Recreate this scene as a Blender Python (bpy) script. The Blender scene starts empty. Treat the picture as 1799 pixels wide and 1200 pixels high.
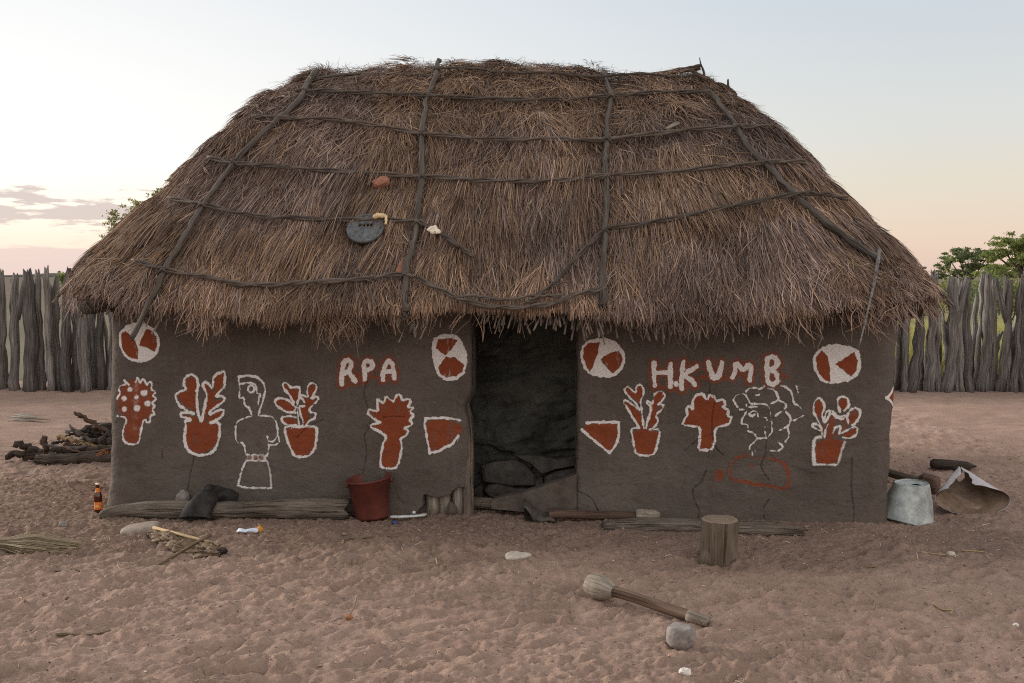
import bpy, math, random
import numpy as np
from mathutils import Vector, Matrix
from mathutils.bvhtree import BVHTree

random.seed(7)
rng = np.random.default_rng(7)
scene = bpy.context.scene
col = scene.collection
R = math.radians

# ------------------------------------------------------------------ camera
W, H, F = 1799.0, 1200.0, 1749.0
HORIZON = 485.0
PITCH = math.atan((600.0 - HORIZON) / F)
CAM = Vector((0, 0, 1.75))
cam_data = bpy.data.cameras.new("camera")
cam_data.sensor_width = 36.0
cam_data.lens = 36.0 * F / W
cam_data.clip_start = 0.1
cam_data.clip_end = 6000
cam = bpy.data.objects.new("camera", cam_data)
cam.location = CAM
cam.rotation_euler = (R(90) - PITCH, 0, 0)
col.objects.link(cam)
scene.camera = cam

# ------------------------------------------------------------------ light
scene.view_settings.view_transform = 'Standard'
scene.view_settings.look = 'None'
scene.view_settings.gamma = 1.0
scene.view_settings.exposure = 0.22
scene.cycles.use_denoising = False
scene.cycles.filter_width = 1.1
SUN_AZ, SUN_EL = R(-62), R(14)
GLOW_AZ = R(-40)

world = bpy.data.worlds.new("World")
scene.world = world
world.use_nodes = True
wt = world.node_tree
wt.nodes.clear()


def wn(t, **k):
    n = wt.nodes.new(t)
    for a, b in k.items():
        setattr(n, a, b)
    return n


def wmath(op, a, b=None, c=None, clamp=False):
    n = wn('ShaderNodeMath', operation=op)
    n.use_clamp = clamp
    for i, v in enumerate((a, b, c)):
        if v is None:
            continue
        if isinstance(v, (int, float)):
            n.inputs[i].default_value = v
        else:
            wt.links.new(v, n.inputs[i])
    return n.outputs[0]


def wsmooth(v, lo, hi):
    n = wn('ShaderNodeMapRange', interpolation_type='SMOOTHSTEP')
    wt.links.new(v, n.inputs[0])
    n.inputs[1].default_value = lo
    n.inputs[2].default_value = hi
    return n.outputs[0]


def wramp(fac, stops):
    n = wn('ShaderNodeValToRGB')
    el = n.color_ramp.elements
    while len(el) < len(stops):
        el.new(0.5)
    for e, (p, c) in zip(el, stops):
        e.position = p
        e.color = (*c, 1)
    wt.links.new(fac, n.inputs[0])
    return n.outputs[0]


def wmix(f, a, b):
    n = wn('ShaderNodeMix', data_type='RGBA')
    for i, v in ((0, f), (6, a), (7, b)):
        if isinstance(v, (int, float)):
            n.inputs[i].default_value = v
        elif isinstance(v, tuple):
            n.inputs[i].default_value = (*v, 1)
        else:
            wt.links.new(v, n.inputs[i])
    return n.outputs[2]


tc = wn('ShaderNodeTexCoord')
sx = wn('ShaderNodeSeparateXYZ')
wt.links.new(tc.outputs['Generated'], sx.inputs[0])
X, Y, Z = sx.outputs
el_deg = wmath('MULTIPLY', wmath('ARCSINE', Z), 57.2958)
az_deg = wmath('MULTIPLY', wmath('ARCTAN2', X, Y), 57.2958)
hl = wmath('SQRT', wmath('ADD', wmath('MULTIPLY', X, X), wmath('ADD', wmath('MULTIPLY', Y, Y), 1e-6)))
dotv = wmath('DIVIDE', wmath('ADD', wmath('MULTIPLY', X, math.sin(GLOW_AZ)), wmath('MULTIPLY', Y, math.cos(GLOW_AZ))), hl)
ang = wmath('MULTIPLY', wmath('ARCCOSINE', wmath('MINIMUM', wmath('MAXIMUM', dotv, -1.0), 1.0)), 57.2958)
fac = wmath('DIVIDE', el_deg, 90.0, clamp=True)
q = lambda d: d / 90.0
sunward = wramp(fac, [(q(0), (.88, .66, .56)), (q(1.5), (.98, .79, .64)), (q(3.5), (1.05, .95, .80)), (q(6), (1.05, 1.0, .93)), (q(9), (.94, .925, .90)),
                      (q(16), (.80, .81, .815)), (q(35), (.74, .77, .81)), (q(90), (.46, .48, .52))])
away = wramp(fac, [(q(0), (.70, .50, .42)), (q(2), (.74, .585, .465)), (q(4.5), (.70, .63, .52)), (q(8), (.64, .65, .62)),
                   (q(15), (.535, .595, .65)), (q(28), (.55, .60, .66)), (q(90), (.46, .48, .52))])
behind = wramp(fac, [(q(0), (.80, .70, .68)), (q(6), (1.25, 1.11, 1.05)), (q(14), (1.4, 1.28, 1.23)), (q(35), (1.1, 1.05, 1.02)), (q(90), (.46, .48, .52))])
c1 = wmix(wsmooth(ang, 6, 66), sunward, away)
c2 = wmix(wsmooth(ang, 75, 140), c1, behind)
# low evening cloud bands on the sun side
cv = wn('ShaderNodeCombineXYZ')
wt.links.new(wmath('MULTIPLY', az_deg, 0.16), cv.inputs[0])
wt.links.new(wmath('MULTIPLY', el_deg, 1.1), cv.inputs[1])
nz = wn('ShaderNodeTexNoise')
nz.inputs['Scale'].default_value = 1.3
nz.inputs['Detail'].default_value = 9
nz.inputs['Roughness'].default_value = 0.62
wt.links.new(cv.outputs[0], nz.inputs['Vector'])
nval = wmath('SUBTRACT', nz.outputs[0], 0.5)
b1 = wmath('ABSOLUTE', wmath('SUBTRACT', el_deg, 3.35))
m1 = wsmooth(wmath('ADD', wmath('MULTIPLY', b1, -1.0), wmath('MULTIPLY', nval, 6.0)), -0.75, -0.35)
m2 = wsmooth(wmath('ADD', wmath('SUBTRACT', 1.95, el_deg), wmath('MULTIPLY', nval, 5.0)), -0.05, 0.6)
azm = wsmooth(az_deg, -15.0, -22.0)
m1 = wmath('MULTIPLY', m1, azm)
m2 = wmath('MULTIPLY', m2, azm)
c3 = wmix(wmath('MULTIPLY', m1, 0.85), c2, (.58, .49, .47))
c3 = wmix(wmath('MULTIPLY', m2, 0.8), c3, (.72, .57, .54))
sky = wn('ShaderNodeTexSky', sky_type='NISHITA')
sky.sun_disc = False
sky.sun_elevation = SUN_EL
sky.sun_rotation = SUN_AZ
scaled = wn('ShaderNodeVectorMath', operation='SCALE')
wt.links.new(c3, scaled.inputs[0])
scaled.inputs[3].default_value = 10.0
allsky = wmix(0.03, scaled.outputs[0], sky.outputs[0])
bg = wn('ShaderNodeBackground')
wt.links.new(allsky, bg.inputs[0])
bg.inputs[1].default_value = 0.1
wo = wn('ShaderNodeOutputWorld')
wt.links.new(bg.outputs[0], wo.inputs[0])

sd = bpy.data.lights.new("sun", 'SUN')
sd.energy = 4.6
sd.angle = R(32)
sd.color = (1.0, .90, .80)
so = bpy.data.objects.new("sun", sd)
so.rotation_euler = Vector((math.sin(SUN_AZ) * math.cos(SUN_EL), math.cos(SUN_AZ) * math.cos(SUN_EL), math.sin(SUN_EL))).to_track_quat('Z', 'Y').to_euler()
so.location = (-30, 40, 10)
col.objects.link(so)


# ------------------------------------------------------------------ projection of photo points onto the place
CP, SP = math.cos(PITCH), math.sin(PITCH)


def ray(px, py):
    x = (px - 899.5) / F
    y = (600 - py) / F
    return Vector((x, CP + y * SP, -SP + y * CP))


def ground_at(px, py, z=0.0):
    d = ray(px, py)
    t = (z - CAM.z) / d.z
    return CAM + d * t


def at_depth(px, py, Yd):
    d = ray(px, py)
    return CAM + d * (Yd / d.y)


# ------------------------------------------------------------------ noise
def _hash(ix, iy, iz, seed):
    h = (ix.astype(np.int64) * 374761393 + iy.astype(np.int64) * 668265263 + iz.astype(np.int64) * 2147483647 + seed * 1274126177) & 0xFFFFFFFF
    h = ((h ^ (h >> 13)) * 1274126177) & 0xFFFFFFFF
    h = ((h ^ (h >> 16)) * 2246822519) & 0xFFFFFFFF
    h = h ^ (h >> 15)
    return (h & 0xFFFFFF) / float(0xFFFFFF)


def noise3(x, y, z, seed=0):
    x, y, z = np.broadcast_arrays(np.asarray(x, float), np.asarray(y, float), np.asarray(z, float))
    ix, iy, iz = np.floor(x), np.floor(y), np.floor(z)
    fx, fy, fz = x - ix, y - iy, z - iz
    fx, fy, fz = [f * f * (3 - 2 * f) for f in (fx, fy, fz)]
    o = 0
    for dx in (0, 1):
        for dy in (0, 1):
            for dz in (0, 1):
                w = (fx if dx else 1 - fx) * (fy if dy else 1 - fy) * (fz if dz else 1 - fz)
                o = o + w * _hash(ix + dx, iy + dy, iz + dz, seed)
    return o * 2 - 1


def noise2(x, y, seed=0):
    x, y = np.broadcast_arrays(np.asarray(x, float), np.asarray(y, float))
    ix, iy = np.floor(x), np.floor(y)
    fx, fy = x - ix, y - iy
    fx, fy = [f * f * (3 - 2 * f) for f in (fx, fy)]
    z = np.zeros_like(ix)
    a = _hash(ix, iy, z, seed) * (1 - fx) + _hash(ix + 1, iy, z, seed) * fx
    b = _hash(ix, iy + 1, z, seed) * (1 - fx) + _hash(ix + 1, iy + 1, z, seed) * fx
    return (a * (1 - fy) + b * fy) * 2 - 1


def fbm2(x, y, oct=4, seed=0, gain=.5):
    o, a, f = 0, 1, 1
    for i in range(oct):
        o = o + a * noise2(x * f + 13.7 * i, y * f - 7.3 * i, seed + i)
        a *= gain
        f *= 2.03
    return o


def sstep(v, lo, hi):
    t = np.clip((v - lo) / (hi - lo), 0, 1)
    return t * t * (3 - 2 * t)


# ------------------------------------------------------------------ materials
def new_mat(name):
    m = bpy.data.materials.new(name)
    m.use_nodes = True
    nt = m.node_tree
    b = nt.nodes['Principled BSDF']
    b.inputs['Specular IOR Level'].default_value = 0.2
    return m, nt, b


def nd(nt, t, **k):
    n = nt.nodes.new(t)
    for a, b in k.items():
        setattr(n, a, b)
    return n


def ramp(nt, fac, stops):
    n = nd(nt, 'ShaderNodeValToRGB')
    el = n.color_ramp.elements
    while len(el) < len(stops):
        el.new(0.5)
    for e, (p, c) in zip(el, stops):
        e.position = p
        e.color = (*c, 1)
    nt.links.new(fac, n.inputs[0])
    return n.outputs[0]


def noise_node(nt, vec, scale, detail=5, rough=.6, dist=0.0):
    n = nd(nt, 'ShaderNodeTexNoise')
    n.inputs['Scale'].default_value = scale
    n.inputs['Detail'].default_value = detail
    n.inputs['Roughness'].default_value = rough
    n.inputs['Distortion'].default_value = dist
    if vec is not None:
        nt.links.new(vec, n.inputs['Vector'])
    return n.outputs[0]


def mapping(nt, vec, scale):
    n = nd(nt, 'ShaderNodeMapping')
    n.inputs['Scale'].default_value = scale
    nt.links.new(vec, n.inputs['Vector'])
    return n.outputs[0]


def mixc(nt, f, a, b, mode='MIX'):
    n = nd(nt, 'ShaderNodeMix', data_type='RGBA', blend_type=mode)
    for i, v in ((0, f), (6, a), (7, b)):
        if isinstance(v, (int, float)):
            n.inputs[i].default_value = v
        elif isinstance(v, tuple):
            n.inputs[i].default_value = (*v, 1)
        else:
            nt.links.new(v, n.inputs[i])
    return n.outputs[2]


def bump(nt, b, height, strength, dist):
    n = nd(nt, 'ShaderNodeBump')
    n.inputs['Strength'].default_value = strength
    n.inputs['Distance'].default_value = dist
    nt.links.new(height, n.inputs['Height'])
    nt.links.new(n.outputs[0], b.inputs['Normal'])


def attr(nt, name):
    n = nd(nt, 'ShaderNodeAttribute')
    n.attribute_name = name
    return n


def math_node(nt, op, a, b=None, clamp=False):
    n = nd(nt, 'ShaderNodeMath', operation=op)
    n.use_clamp = clamp
    for i, v in enumerate((a, b)):
        if v is None:
            continue
        if isinstance(v, (int, float)):
            n.inputs[i].default_value = v
        else:
            nt.links.new(v, n.inputs[i])
    return n.outputs[0]


def wood_mat(name, dark, mid, light, grain=(70, 70, 4), rough=.85, bumpd=.006, vary=.35, split=.85):
    """weathered wood; 'wv' runs along each piece"""
    m, nt, b = new_mat(name)
    a = attr(nt, 'wv').outputs['Vector']
    oi = nd(nt, 'ShaderNodeObjectInfo')
    add = nd(nt, 'ShaderNodeVectorMath', operation='ADD')
    sc = nd(nt, 'ShaderNodeVectorMath', operation='SCALE')
    cx = nd(nt, 'ShaderNodeCombineXYZ')
    nt.links.new(oi.outputs['Random'], cx.inputs[2])
    nt.links.new(cx.outputs[0], sc.inputs[0])
    sc.inputs[3].default_value = 17.0
    nt.links.new(a, add.inputs[0])
    nt.links.new(sc.outputs[0], add.inputs[1])
    v = add.outputs[0]
    g = noise_node(nt, mapping(nt, v, grain), 1.0, 6, .65, .6)
    big = noise_node(nt, mapping(nt, v, (9, 9, 3)), 1.0, 4, .6)
    fine = noise_node(nt, v, 160, 3, .6)
    c = ramp(nt, g, [(.28, dark), (.5, mid), (.72, light)])
    c = mixc(nt, ramp(nt, big, [(.35, (0, 0, 0)), (.65, (1, 1, 1))]), c, mixc(nt, 1.0, c, (.72, .68, .62), 'MULTIPLY'))
    spl = noise_node(nt, mapping(nt, v, (grain[0] * 1.7, grain[1] * 1.7, grain[2] * .7)), 1.0, 3, .5, .3)
    splm = ramp(nt, spl, [(.34, (split, split, split)), (.41, (0, 0, 0))])
    c = mixc(nt, splm, c, mixc(nt, 1.0, dark, (.42, .40, .38), 'MULTIPLY'))
    hv = nd(nt, 'ShaderNodeHueSaturation')
    mr = nd(nt, 'ShaderNodeMapRange')
    nt.links.new(oi.outputs['Random'], mr.inputs[0])
    mr.inputs[3].default_value = 1 - vary
    mr.inputs[4].default_value = 1 + vary
    nt.links.new(mr.outputs[0], hv.inputs['Value'])
    nt.links.new(c, hv.inputs['Color'])
    nt.links.new(hv.outputs[0], b.inputs['Base Color'])
    b.inputs['Roughness'].default_value = rough
    hsum = math_node(nt, 'SUBTRACT', math_node(nt, 'ADD', g, math_node(nt, 'MULTIPLY', fine, .25)), math_node(nt, 'MULTIPLY', splm, .5))
    bump(nt, b, hsum, .9, bumpd)
    return m


def plain_mat(name, ca, cb, scale=20, rough=.8, bumpd=.002, bscale=60, spec=.2, metallic=0.0, detail=5):
    m, nt, b = new_mat(name)
    t = nd(nt, 'ShaderNodeTexCoord').outputs['Object']
    n1 = noise_node(nt, t, scale, detail, .62)
    c = ramp(nt, n1, [(.32, ca), (.68, cb)])
    nt.links.new(c, b.inputs['Base Color'])
    b.inputs['Roughness'].default_value = rough
    b.inputs['Specular IOR Level'].default_value = spec
    b.inputs['Metallic'].default_value = metallic
    bump(nt, b, noise_node(nt, t, bscale, 5, .65), .8, bumpd)
    return m


M = {}
M['post'] = wood_mat('weathered_post_wood', (.07, .064, .060), (.20, .183, .172), (.34, .318, .298), (38, 38, 2.5), split=.6, vary=.36, bumpd=.022)
M['pole'] = wood_mat('roof_pole_wood', (.06, .05, .043), (.115, .098, .085), (.18, .155, .135), (60, 60, 5), vary=.15)
M['vine'] = wood_mat('binding_vine', (.05, .04, .034), (.115, .095, .08), (.22, .19, .16), (160, 160, 12), vary=.2, bumpd=.004)
M['log'] = wood_mat('grey_log_wood', (.075, .060, .048), (.19, .158, .13), (.30, .25, .205), (60, 60, 4), vary=.1, bumpd=.02)
M['stump'] = wood_mat('stump_wood', (.095, .07, .05), (.15, .118, .088), (.20, .162, .122), (38, 38, 4), vary=.05, bumpd=.006)
M['cutwood'] = wood_mat('sawn_stump_top', (.16, .115, .085), (.27, .205, .155), (.36, .285, .22), (60, 60, 12), vary=.02, bumpd=.003)
M['handle'] = wood_mat('worn_handle_wood', (.085, .052, .038), (.14, .092, .068), (.2, .145, .11), (60, 60, 3), vary=.1, bumpd=.003)
M['palehead'] = wood_mat('pale_pounding_wood', (.12, .10, .08), (.29, .25, .205), (.43, .385, .33), (60, 60, 6), vary=.1, bumpd=.006, split=.4)
M['fire'] = wood_mat('dark_firewood', (.028, .022, .018), (.075, .057, .045), (.14, .11, .088), (60, 60, 5), vary=.35, bumpd=.01)
M['palewood'] = wood_mat('fresh_pale_wood', (.28, .19, .11), (.46, .33, .19), (.56, .43, .27), (60, 60, 4), vary=.05)
M['orangewood'] = wood_mat('split_red_wood', (.2, .085, .04), (.34, .16, .075), (.44, .24, .13), (60, 60, 4), vary=.05)
M['bark'] = wood_mat('bark_chunk', (.06, .042, .03), (.24, .175, .12), (.44, .345, .25), (45, 45, 26), vary=.05, bumpd=.014)
M['twig'] = wood_mat('brown_twig', (.11, .075, .05), (.2, .145, .1), (.3, .23, .165), (90, 90, 6), vary=.2)
M['char'] = plain_mat('charred_wood', (.012, .01, .009), (.05, .04, .032), 40, .9, .004)
M['trunk'] = wood_mat('tree_bark', (.03, .024, .02), (.07, .056, .045), (.12, .10, .08), (30, 30, 4), vary=.1)
M['rubber'] = plain_mat('dusty_black_rubber', (.014, .0135, .013), (.06, .054, .05), 12, .75, .003, 60, .12)
M['redplastic'] = plain_mat('worn_red_plastic', (.080, .021, .015), (.15, .037, .026), 8, .55, .001, 120, .35)
M['zinc'] = plain_mat('galvanised_zinc', (.19, .205, .195), (.47, .50, .475), 14, .5, .006, 26, .5, .3, 8)
M['rustin'] = plain_mat('rusty_tin_inside', (.10, .065, .042), (.24, .17, .12), 11, .8, .002, 50)
M['rustout'] = plain_mat('pale_weathered_tin', (.33, .31, .32), (.55, .52, .53), 60, .7, .001, 90, .3)
M['tin'] = plain_mat('sooty_tin', (.035, .03, .027), (.10, .085, .072), 14, .75, .003, 40)
M['stone'] = plain_mat('grey_stone', (.15, .128, .113), (.31, .275, .25), 30, .95, .006, 70)
M['palestone'] = plain_mat('pale_stone', (.36, .31, .26), (.56, .50, .43), 22, .85, .0015, 90)
M['tanstone'] = plain_mat('tan_stone', (.20, .16, .13), (.31, .26, .215), 22, .9, .002, 90)
M['whitestone'] = plain_mat('white_bone', (.55, .51, .46), (.75, .71, .66), 40, .8, .002, 120)
M['brick'] = plain_mat('red_brick', (.22, .09, .055), (.36, .17, .11), 24, .9, .003, 80)
M['foam'] = plain_mat('yellowed_foam', (.55, .40, .20), (.74, .60, .38), 35, .95, .004, 120)
M['cream'] = plain_mat('cream_foam', (.62, .53, .40), (.80, .73, .60), 35, .9, .003, 120)
M['disc'] = plain_mat('grey_cast_disc', (.05, .055, .057), (.16, .165, .168), 45, .7, .002, 130, .3)
M['mud'] = plain_mat('dry_mud', (.070, .055, .045), (.130, .104, .086), 9, .95, .014, 24)
M['mudin'] = plain_mat('dark_mud', (.020, .019, .017), (.085, .087, .074), 3.5, .8, .035, 12, .3)  # mud in a much darker tone, for the inner partition
M['reed'] = plain_mat('eave_reed', (.09, .068, .052), (.24, .19, .15), 14, .9, .002, 120)
M['thatchbase'] = plain_mat('thatch_core', (.035, .025, .018), (.08, .06, .045), 30, 1.0, .02, 60)
M['plasticwhite'] = plain_mat('dusty_white_plastic', (.42, .45, .44), (.62, .64, .63), 30, .5, .002, 60, .4)
M['wrapper'] = plain_mat('pale_blue_plastic', (.55, .63, .78), (.78, .83, .92), 40, .45, .003, 60, .4)
M['orangeplastic'] = plain_mat('orange_foil', (.45, .19, .03), (.68, .32, .06), 60, .5, .002, 80, .4)
M['bluecap'] = plain_mat('blue_cap', (.02, .025, .09), (.06, .075, .22), 60, .4, .001, 80, .4)
M['label'] = plain_mat('orange_label', (.55, .14, .02), (.72, .24, .05), 60, .6, .0005, 90)
M['labelink'] = plain_mat('pale_label_ink', (.75, .55, .25), (.85, .68, .4), 60, .6, .0005, 90)
M['capwhite'] = plain_mat('pale_bottle_cap', (.6, .5, .4), (.78, .7, .6), 60, .4, .0005, 90, .5)
M['strap'] = plain_mat('mottled_strap', (.045, .040, .038), (.27, .245, .23), 70, .9, .002, 120, detail=3)
m, nt, b = new_mat('brown_bottle_glass')
b.inputs['Base Color'].default_value = (.085, .020, .006, 1)
b.inputs['Roughness'].default_value = .08
b.inputs['Specular IOR Level'].default_value = .6
b.inputs['Transmission Weight'].default_value = .35
M['glass'] = m

# painted mud wall: white and red limewash are vertex masks broken up by fine noise
m, nt, b = new_mat('painted_mud_wall')
oc = nd(nt, 'ShaderNodeTexCoord').outputs['Object']
n_big = noise_node(nt, oc, 1.6, 5, .6)
n_mid = noise_node(nt, oc, 11, 5, .6)
n_fine = noise_node(nt, oc, 120, 4, .7)
n_grit = noise_node(nt, oc, 420, 2, .7)
cbase = ramp(nt, n_big, [(.30, (.094, .072, .056)), (.48, (.122, .099, .083)), (.68, (.166, .136, .115))])
cbase = mixc(nt, ramp(nt, n_mid, [(.3, (0, 0, 0)), (.75, (.6, .6, .6))]), cbase, (.118, .102, .092))
n_str = noise_node(nt, mapping(nt, oc, (14, 14, 1.6)), 1.0, 5, .65)
cbase = mixc(nt, ramp(nt, n_str, [(.56, (0, 0, 0)), (.74, (.5, .5, .5))]), cbase, (.170, .142, .120))
n_dab = noise_node(nt, mapping(nt, oc, (5, 5, 8)), 1.0, 6, .7, 1.2)
cbase = mixc(nt, ramp(nt, n_dab, [(.30, (.55, .55, .55)), (.46, (0, 0, 0))]), cbase, (.078, .060, .048))
n_chip = noise_node(nt, oc, 34, 2, .5)
cbase = mixc(nt, ramp(nt, n_chip, [(.735, (0, 0, 0)), (.76, (.75, .75, .75))]), cbase, (.24, .205, .175))
cbase = mixc(nt, ramp(nt, n_fine, [(.35, (.7, .7, .7)), (.6, (0, 0, 0))]), cbase, mixc(nt, 1.0, cbase, (.78, .76, .74), 'MULTIPLY'))
spk = ramp(nt, n_grit, [(.72, (0, 0, 0)), (.78, (.5, .5, .5))])
cbase = mixc(nt, spk, cbase, (.22, .19, .16))
zz = nd(nt, 'ShaderNodeSeparateXYZ')
nt.links.new(oc, zz.inputs[0])
dirt = nd(nt, 'ShaderNodeMapRange', interpolation_type='SMOOTHSTEP')
nt.links.new(math_node(nt, 'ADD', zz.outputs[2], math_node(nt, 'MULTIPLY', n_mid, .35)), dirt.inputs[0])
dirt.inputs[1].default_value = .42
dirt.inputs[2].default_value = .12
cbase = mixc(nt, math_node(nt, 'MULTIPLY', dirt.outputs[0], .45), cbase, (.15, .118, .096))
ar = attr(nt, 'red').outputs['Fac']
aw = attr(nt, 'white').outputs['Fac']
redm = math_node(nt, 'SUBTRACT', math_node(nt, 'MULTIPLY', ar, 1.35), math_node(nt, 'MULTIPLY', n_fine, .45), True)
whm = math_node(nt, 'SUBTRACT', math_node(nt, 'MULTIPLY', aw, 2.1), math_node(nt, 'MULTIPLY', n_fine, 1.0), True)
credv = mixc(nt, n_mid, (.195, .046, .020), (.27, .074, .034))
cc = mixc(nt, redm, cbase, credv)
cwh = mixc(nt, n_fine, (.58, .54, .50), (.86, .83, .79))
cc = mixc(nt, whm, cc, cwh)
nt.links.new(cc, b.inputs['Base Color'])
b.inputs['Roughness'].default_value = .95
b.inputs['Specular IOR Level'].default_value = .1
hh = math_node(nt, 'ADD', math_node(nt, 'MULTIPLY', n_fine, .6), math_node(nt, 'MULTIPLY', n_mid, 1.2))
hh = math_node(nt, 'ADD', hh, math_node(nt, 'MULTIPLY', n_dab, 1.6))
hh = math_node(nt, 'ADD', hh, math_node(nt, 'MULTIPLY', whm, .35))
bump(nt, b, hh, .9, .011)
M['wall'] = m

# thatch straw: one colour per strand
m, nt, b = new_mat('thatch_straw')
ac = attr(nt, 'scol').outputs['Color']
nt.links.new(ac, b.inputs['Base Color'])
b.inputs['Roughness'].default_value = .75
b.inputs['Specular IOR Level'].default_value = .15
M['straw'] = m

# leaves
def leaf_mat(name, ca, cb):
    m, nt, b = new_mat(name)
    ac = attr(nt, 'scol').outputs['Fac']
    c = mixc(nt, ac, ca, cb)
    nt.links.new(c, b.inputs['Base Color'])
    b.inputs['Roughness'].default_value = .6
    tr = nd(nt, 'ShaderNodeBsdfTranslucent')
    nt.links.new(c, tr.inputs[0])
    mx = nd(nt, 'ShaderNodeMixShader')
    mx.inputs[0].default_value = .4
    nt.links.new(b.outputs[0], mx.inputs[1])
    nt.links.new(tr.outputs[0], mx.inputs[2])
    nt.links.new(mx.outputs[0], nt.nodes['Material Output'].inputs[0])
    return m


M['leafdark'] = leaf_mat('dark_green_leaf', (.08, .11, .05), (.18, .21, .10))
M['leafbright'] = leaf_mat('bright_green_leaf', (.13, .165, .045), (.28, .31, .11))
M['leafolive'] = leaf_mat('olive_leaf', (.15, .155, .065), (.30, .28, .12))
M['grass'] = leaf_mat('dry_yellow_grass', (.26, .25, .07), (.46, .42, .16))

# sand
m, nt, b = new_mat('trampled_sand')
oc = nd(nt, 'ShaderNodeTexCoord').outputs['Object']
n1 = noise_node(nt, oc, .55, 5, .6)
n2 = noise_node(nt, oc, 5, 6, .65)
n3 = noise_node(nt, oc, 60, 5, .7)
n4 = noise_node(nt, oc, 300, 3, .7)
c = ramp(nt, n1, [(.3, (.310, .214, .165)), (.7, (.430, .306, .242))])
c = mixc(nt, ramp(nt, n2, [(.38, (.55, .55, .55)), (.62, (0, 0, 0))]), c, (.285, .190, .148))
c = mixc(nt, ramp(nt, n3, [(.3, (.55, .55, .55)), (.55, (0, 0, 0))]), c, mixc(nt, 1.0, c, (.68, .66, .64), 'MULTIPLY'))
c = mixc(nt, ramp(nt, n4, [(.62, (0, 0, 0)), (.8, (.4, .4, .4))]), c, (.56, .42, .34))
dk = attr(nt, 'dung').outputs['Fac']
dkm = math_node(nt, 'MULTIPLY', dk, ramp(nt, n3, [(.3, (1, 1, 1)), (.75, (.25, .25, .25))]), True)
c = mixc(nt, dkm, c, (.185, .128, .098))
nt.links.new(c, b.inputs['Base Color'])
b.inputs['Roughness'].default_value = 1.0
b.inputs['Specular IOR Level'].default_value = .05
hh = math_node(nt, 'ADD', math_node(nt, 'MULTIPLY', n3, 1.0), math_node(nt, 'MULTIPLY', n4, .3))
bump(nt, b, hh, 1.0, .012)
M['sand'] = m

m, nt, b = new_mat('dry_field')
oc = nd(nt, 'ShaderNodeTexCoord').outputs['Object']
n1 = noise_node(nt, oc, .05, 6, .65)
n2 = noise_node(nt, oc, 3.5, 5, .65)
sxf = nd(nt, 'ShaderNodeSeparateXYZ')
nt.links.new(oc, sxf.inputs[0])
side = nd(nt, 'ShaderNodeMapRange', interpolation_type='SMOOTHSTEP')
nt.links.new(sxf.outputs[0], side.inputs[0])
side.inputs[1].default_value = -6
side.inputs[2].default_value = 6
cl = ramp(nt, n1, [(.3, (.17, .15, .115)), (.7, (.24, .21, .165))])
cr = ramp(nt, n1, [(.3, (.26, .27, .07)), (.7, (.40, .38, .13))])
c = mixc(nt, side.outputs[0], cl, cr)
far_ = nd(nt, 'ShaderNodeMapRange', interpolation_type='SMOOTHSTEP')
nt.links.new(sxf.outputs[1], far_.inputs[0])
far_.inputs[1].default_value = 24
far_.inputs[2].default_value = 60
c = mixc(nt, far_.outputs[0], c, ramp(nt, n1, [(.3, (.16, .135, .105)), (.7, (.22, .19, .15))]))
c = mixc(nt, ramp(nt, n2, [(.35, (.5, .5, .5)), (.6, (0, 0, 0))]), c, mixc(nt, 1.0, c, (.6, .62, .5), 'MULTIPLY'))
nt.links.new(c, b.inputs['Base Color'])
b.inputs['Roughness'].default_value = 1.0
b.inputs['Specular IOR Level'].default_value = 0.0
M['field'] = m


# ------------------------------------------------------------------ mesh helpers
def tag(o, label=None, cat=None, group=None, kind=None):
    for k, v in (('label', label), ('category', cat), ('group', group), ('kind', kind)):
        if v:
            o[k] = v
    return o


def thing(name, loc, label, cat, group=None, rz=0.0):
    o = bpy.data.objects.new(name, None)
    o.empty_display_size = .2
    o.location = loc
    o.rotation_euler = (0, 0, rz)
    col.objects.link(o)
    return tag(o, label, cat, group)


def np_mesh(name, verts, quads, mats, parent=None, smooth=True, attrs=None, matidx=None):
    me = bpy.data.meshes.new(name)
    v = np.asarray(verts, np.float32)
    qd = np.asarray(quads, np.int32)
    k = qd.shape[1]
    me.vertices.add(len(v))
    me.vertices.foreach_set('co', v.ravel())
    me.loops.add(qd.size)
    me.loops.foreach_set('vertex_index', qd.ravel())
    me.polygons.add(len(qd))
    me.polygons.foreach_set('loop_start', np.arange(0, qd.size, k, dtype=np.int32))
    if matidx is not None:
        me.polygons.foreach_set('material_index', np.asarray(matidx, np.int32))
    me.polygons.foreach_set('use_smooth', np.full(len(qd), smooth))
    for an, (typ, data) in (attrs or {}).items():
        a = me.attributes.new(an, typ, 'POINT')
        key = {'FLOAT': 'value', 'FLOAT_VECTOR': 'vector', 'FLOAT_COLOR': 'color'}[typ]
        a.data.foreach_set(key, np.asarray(data, np.float32).ravel())
    me.update(calc_edges=True)
    me.validate()
    for mt in (mats if isinstance(mats, (list, tuple)) else [mats]):
        me.materials.append(M[mt] if isinstance(mt, str) else mt)
    o = bpy.data.objects.new(name, me)
    col.objects.link(o)
    if parent is not None:
        o.parent = parent
    return o


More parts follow.
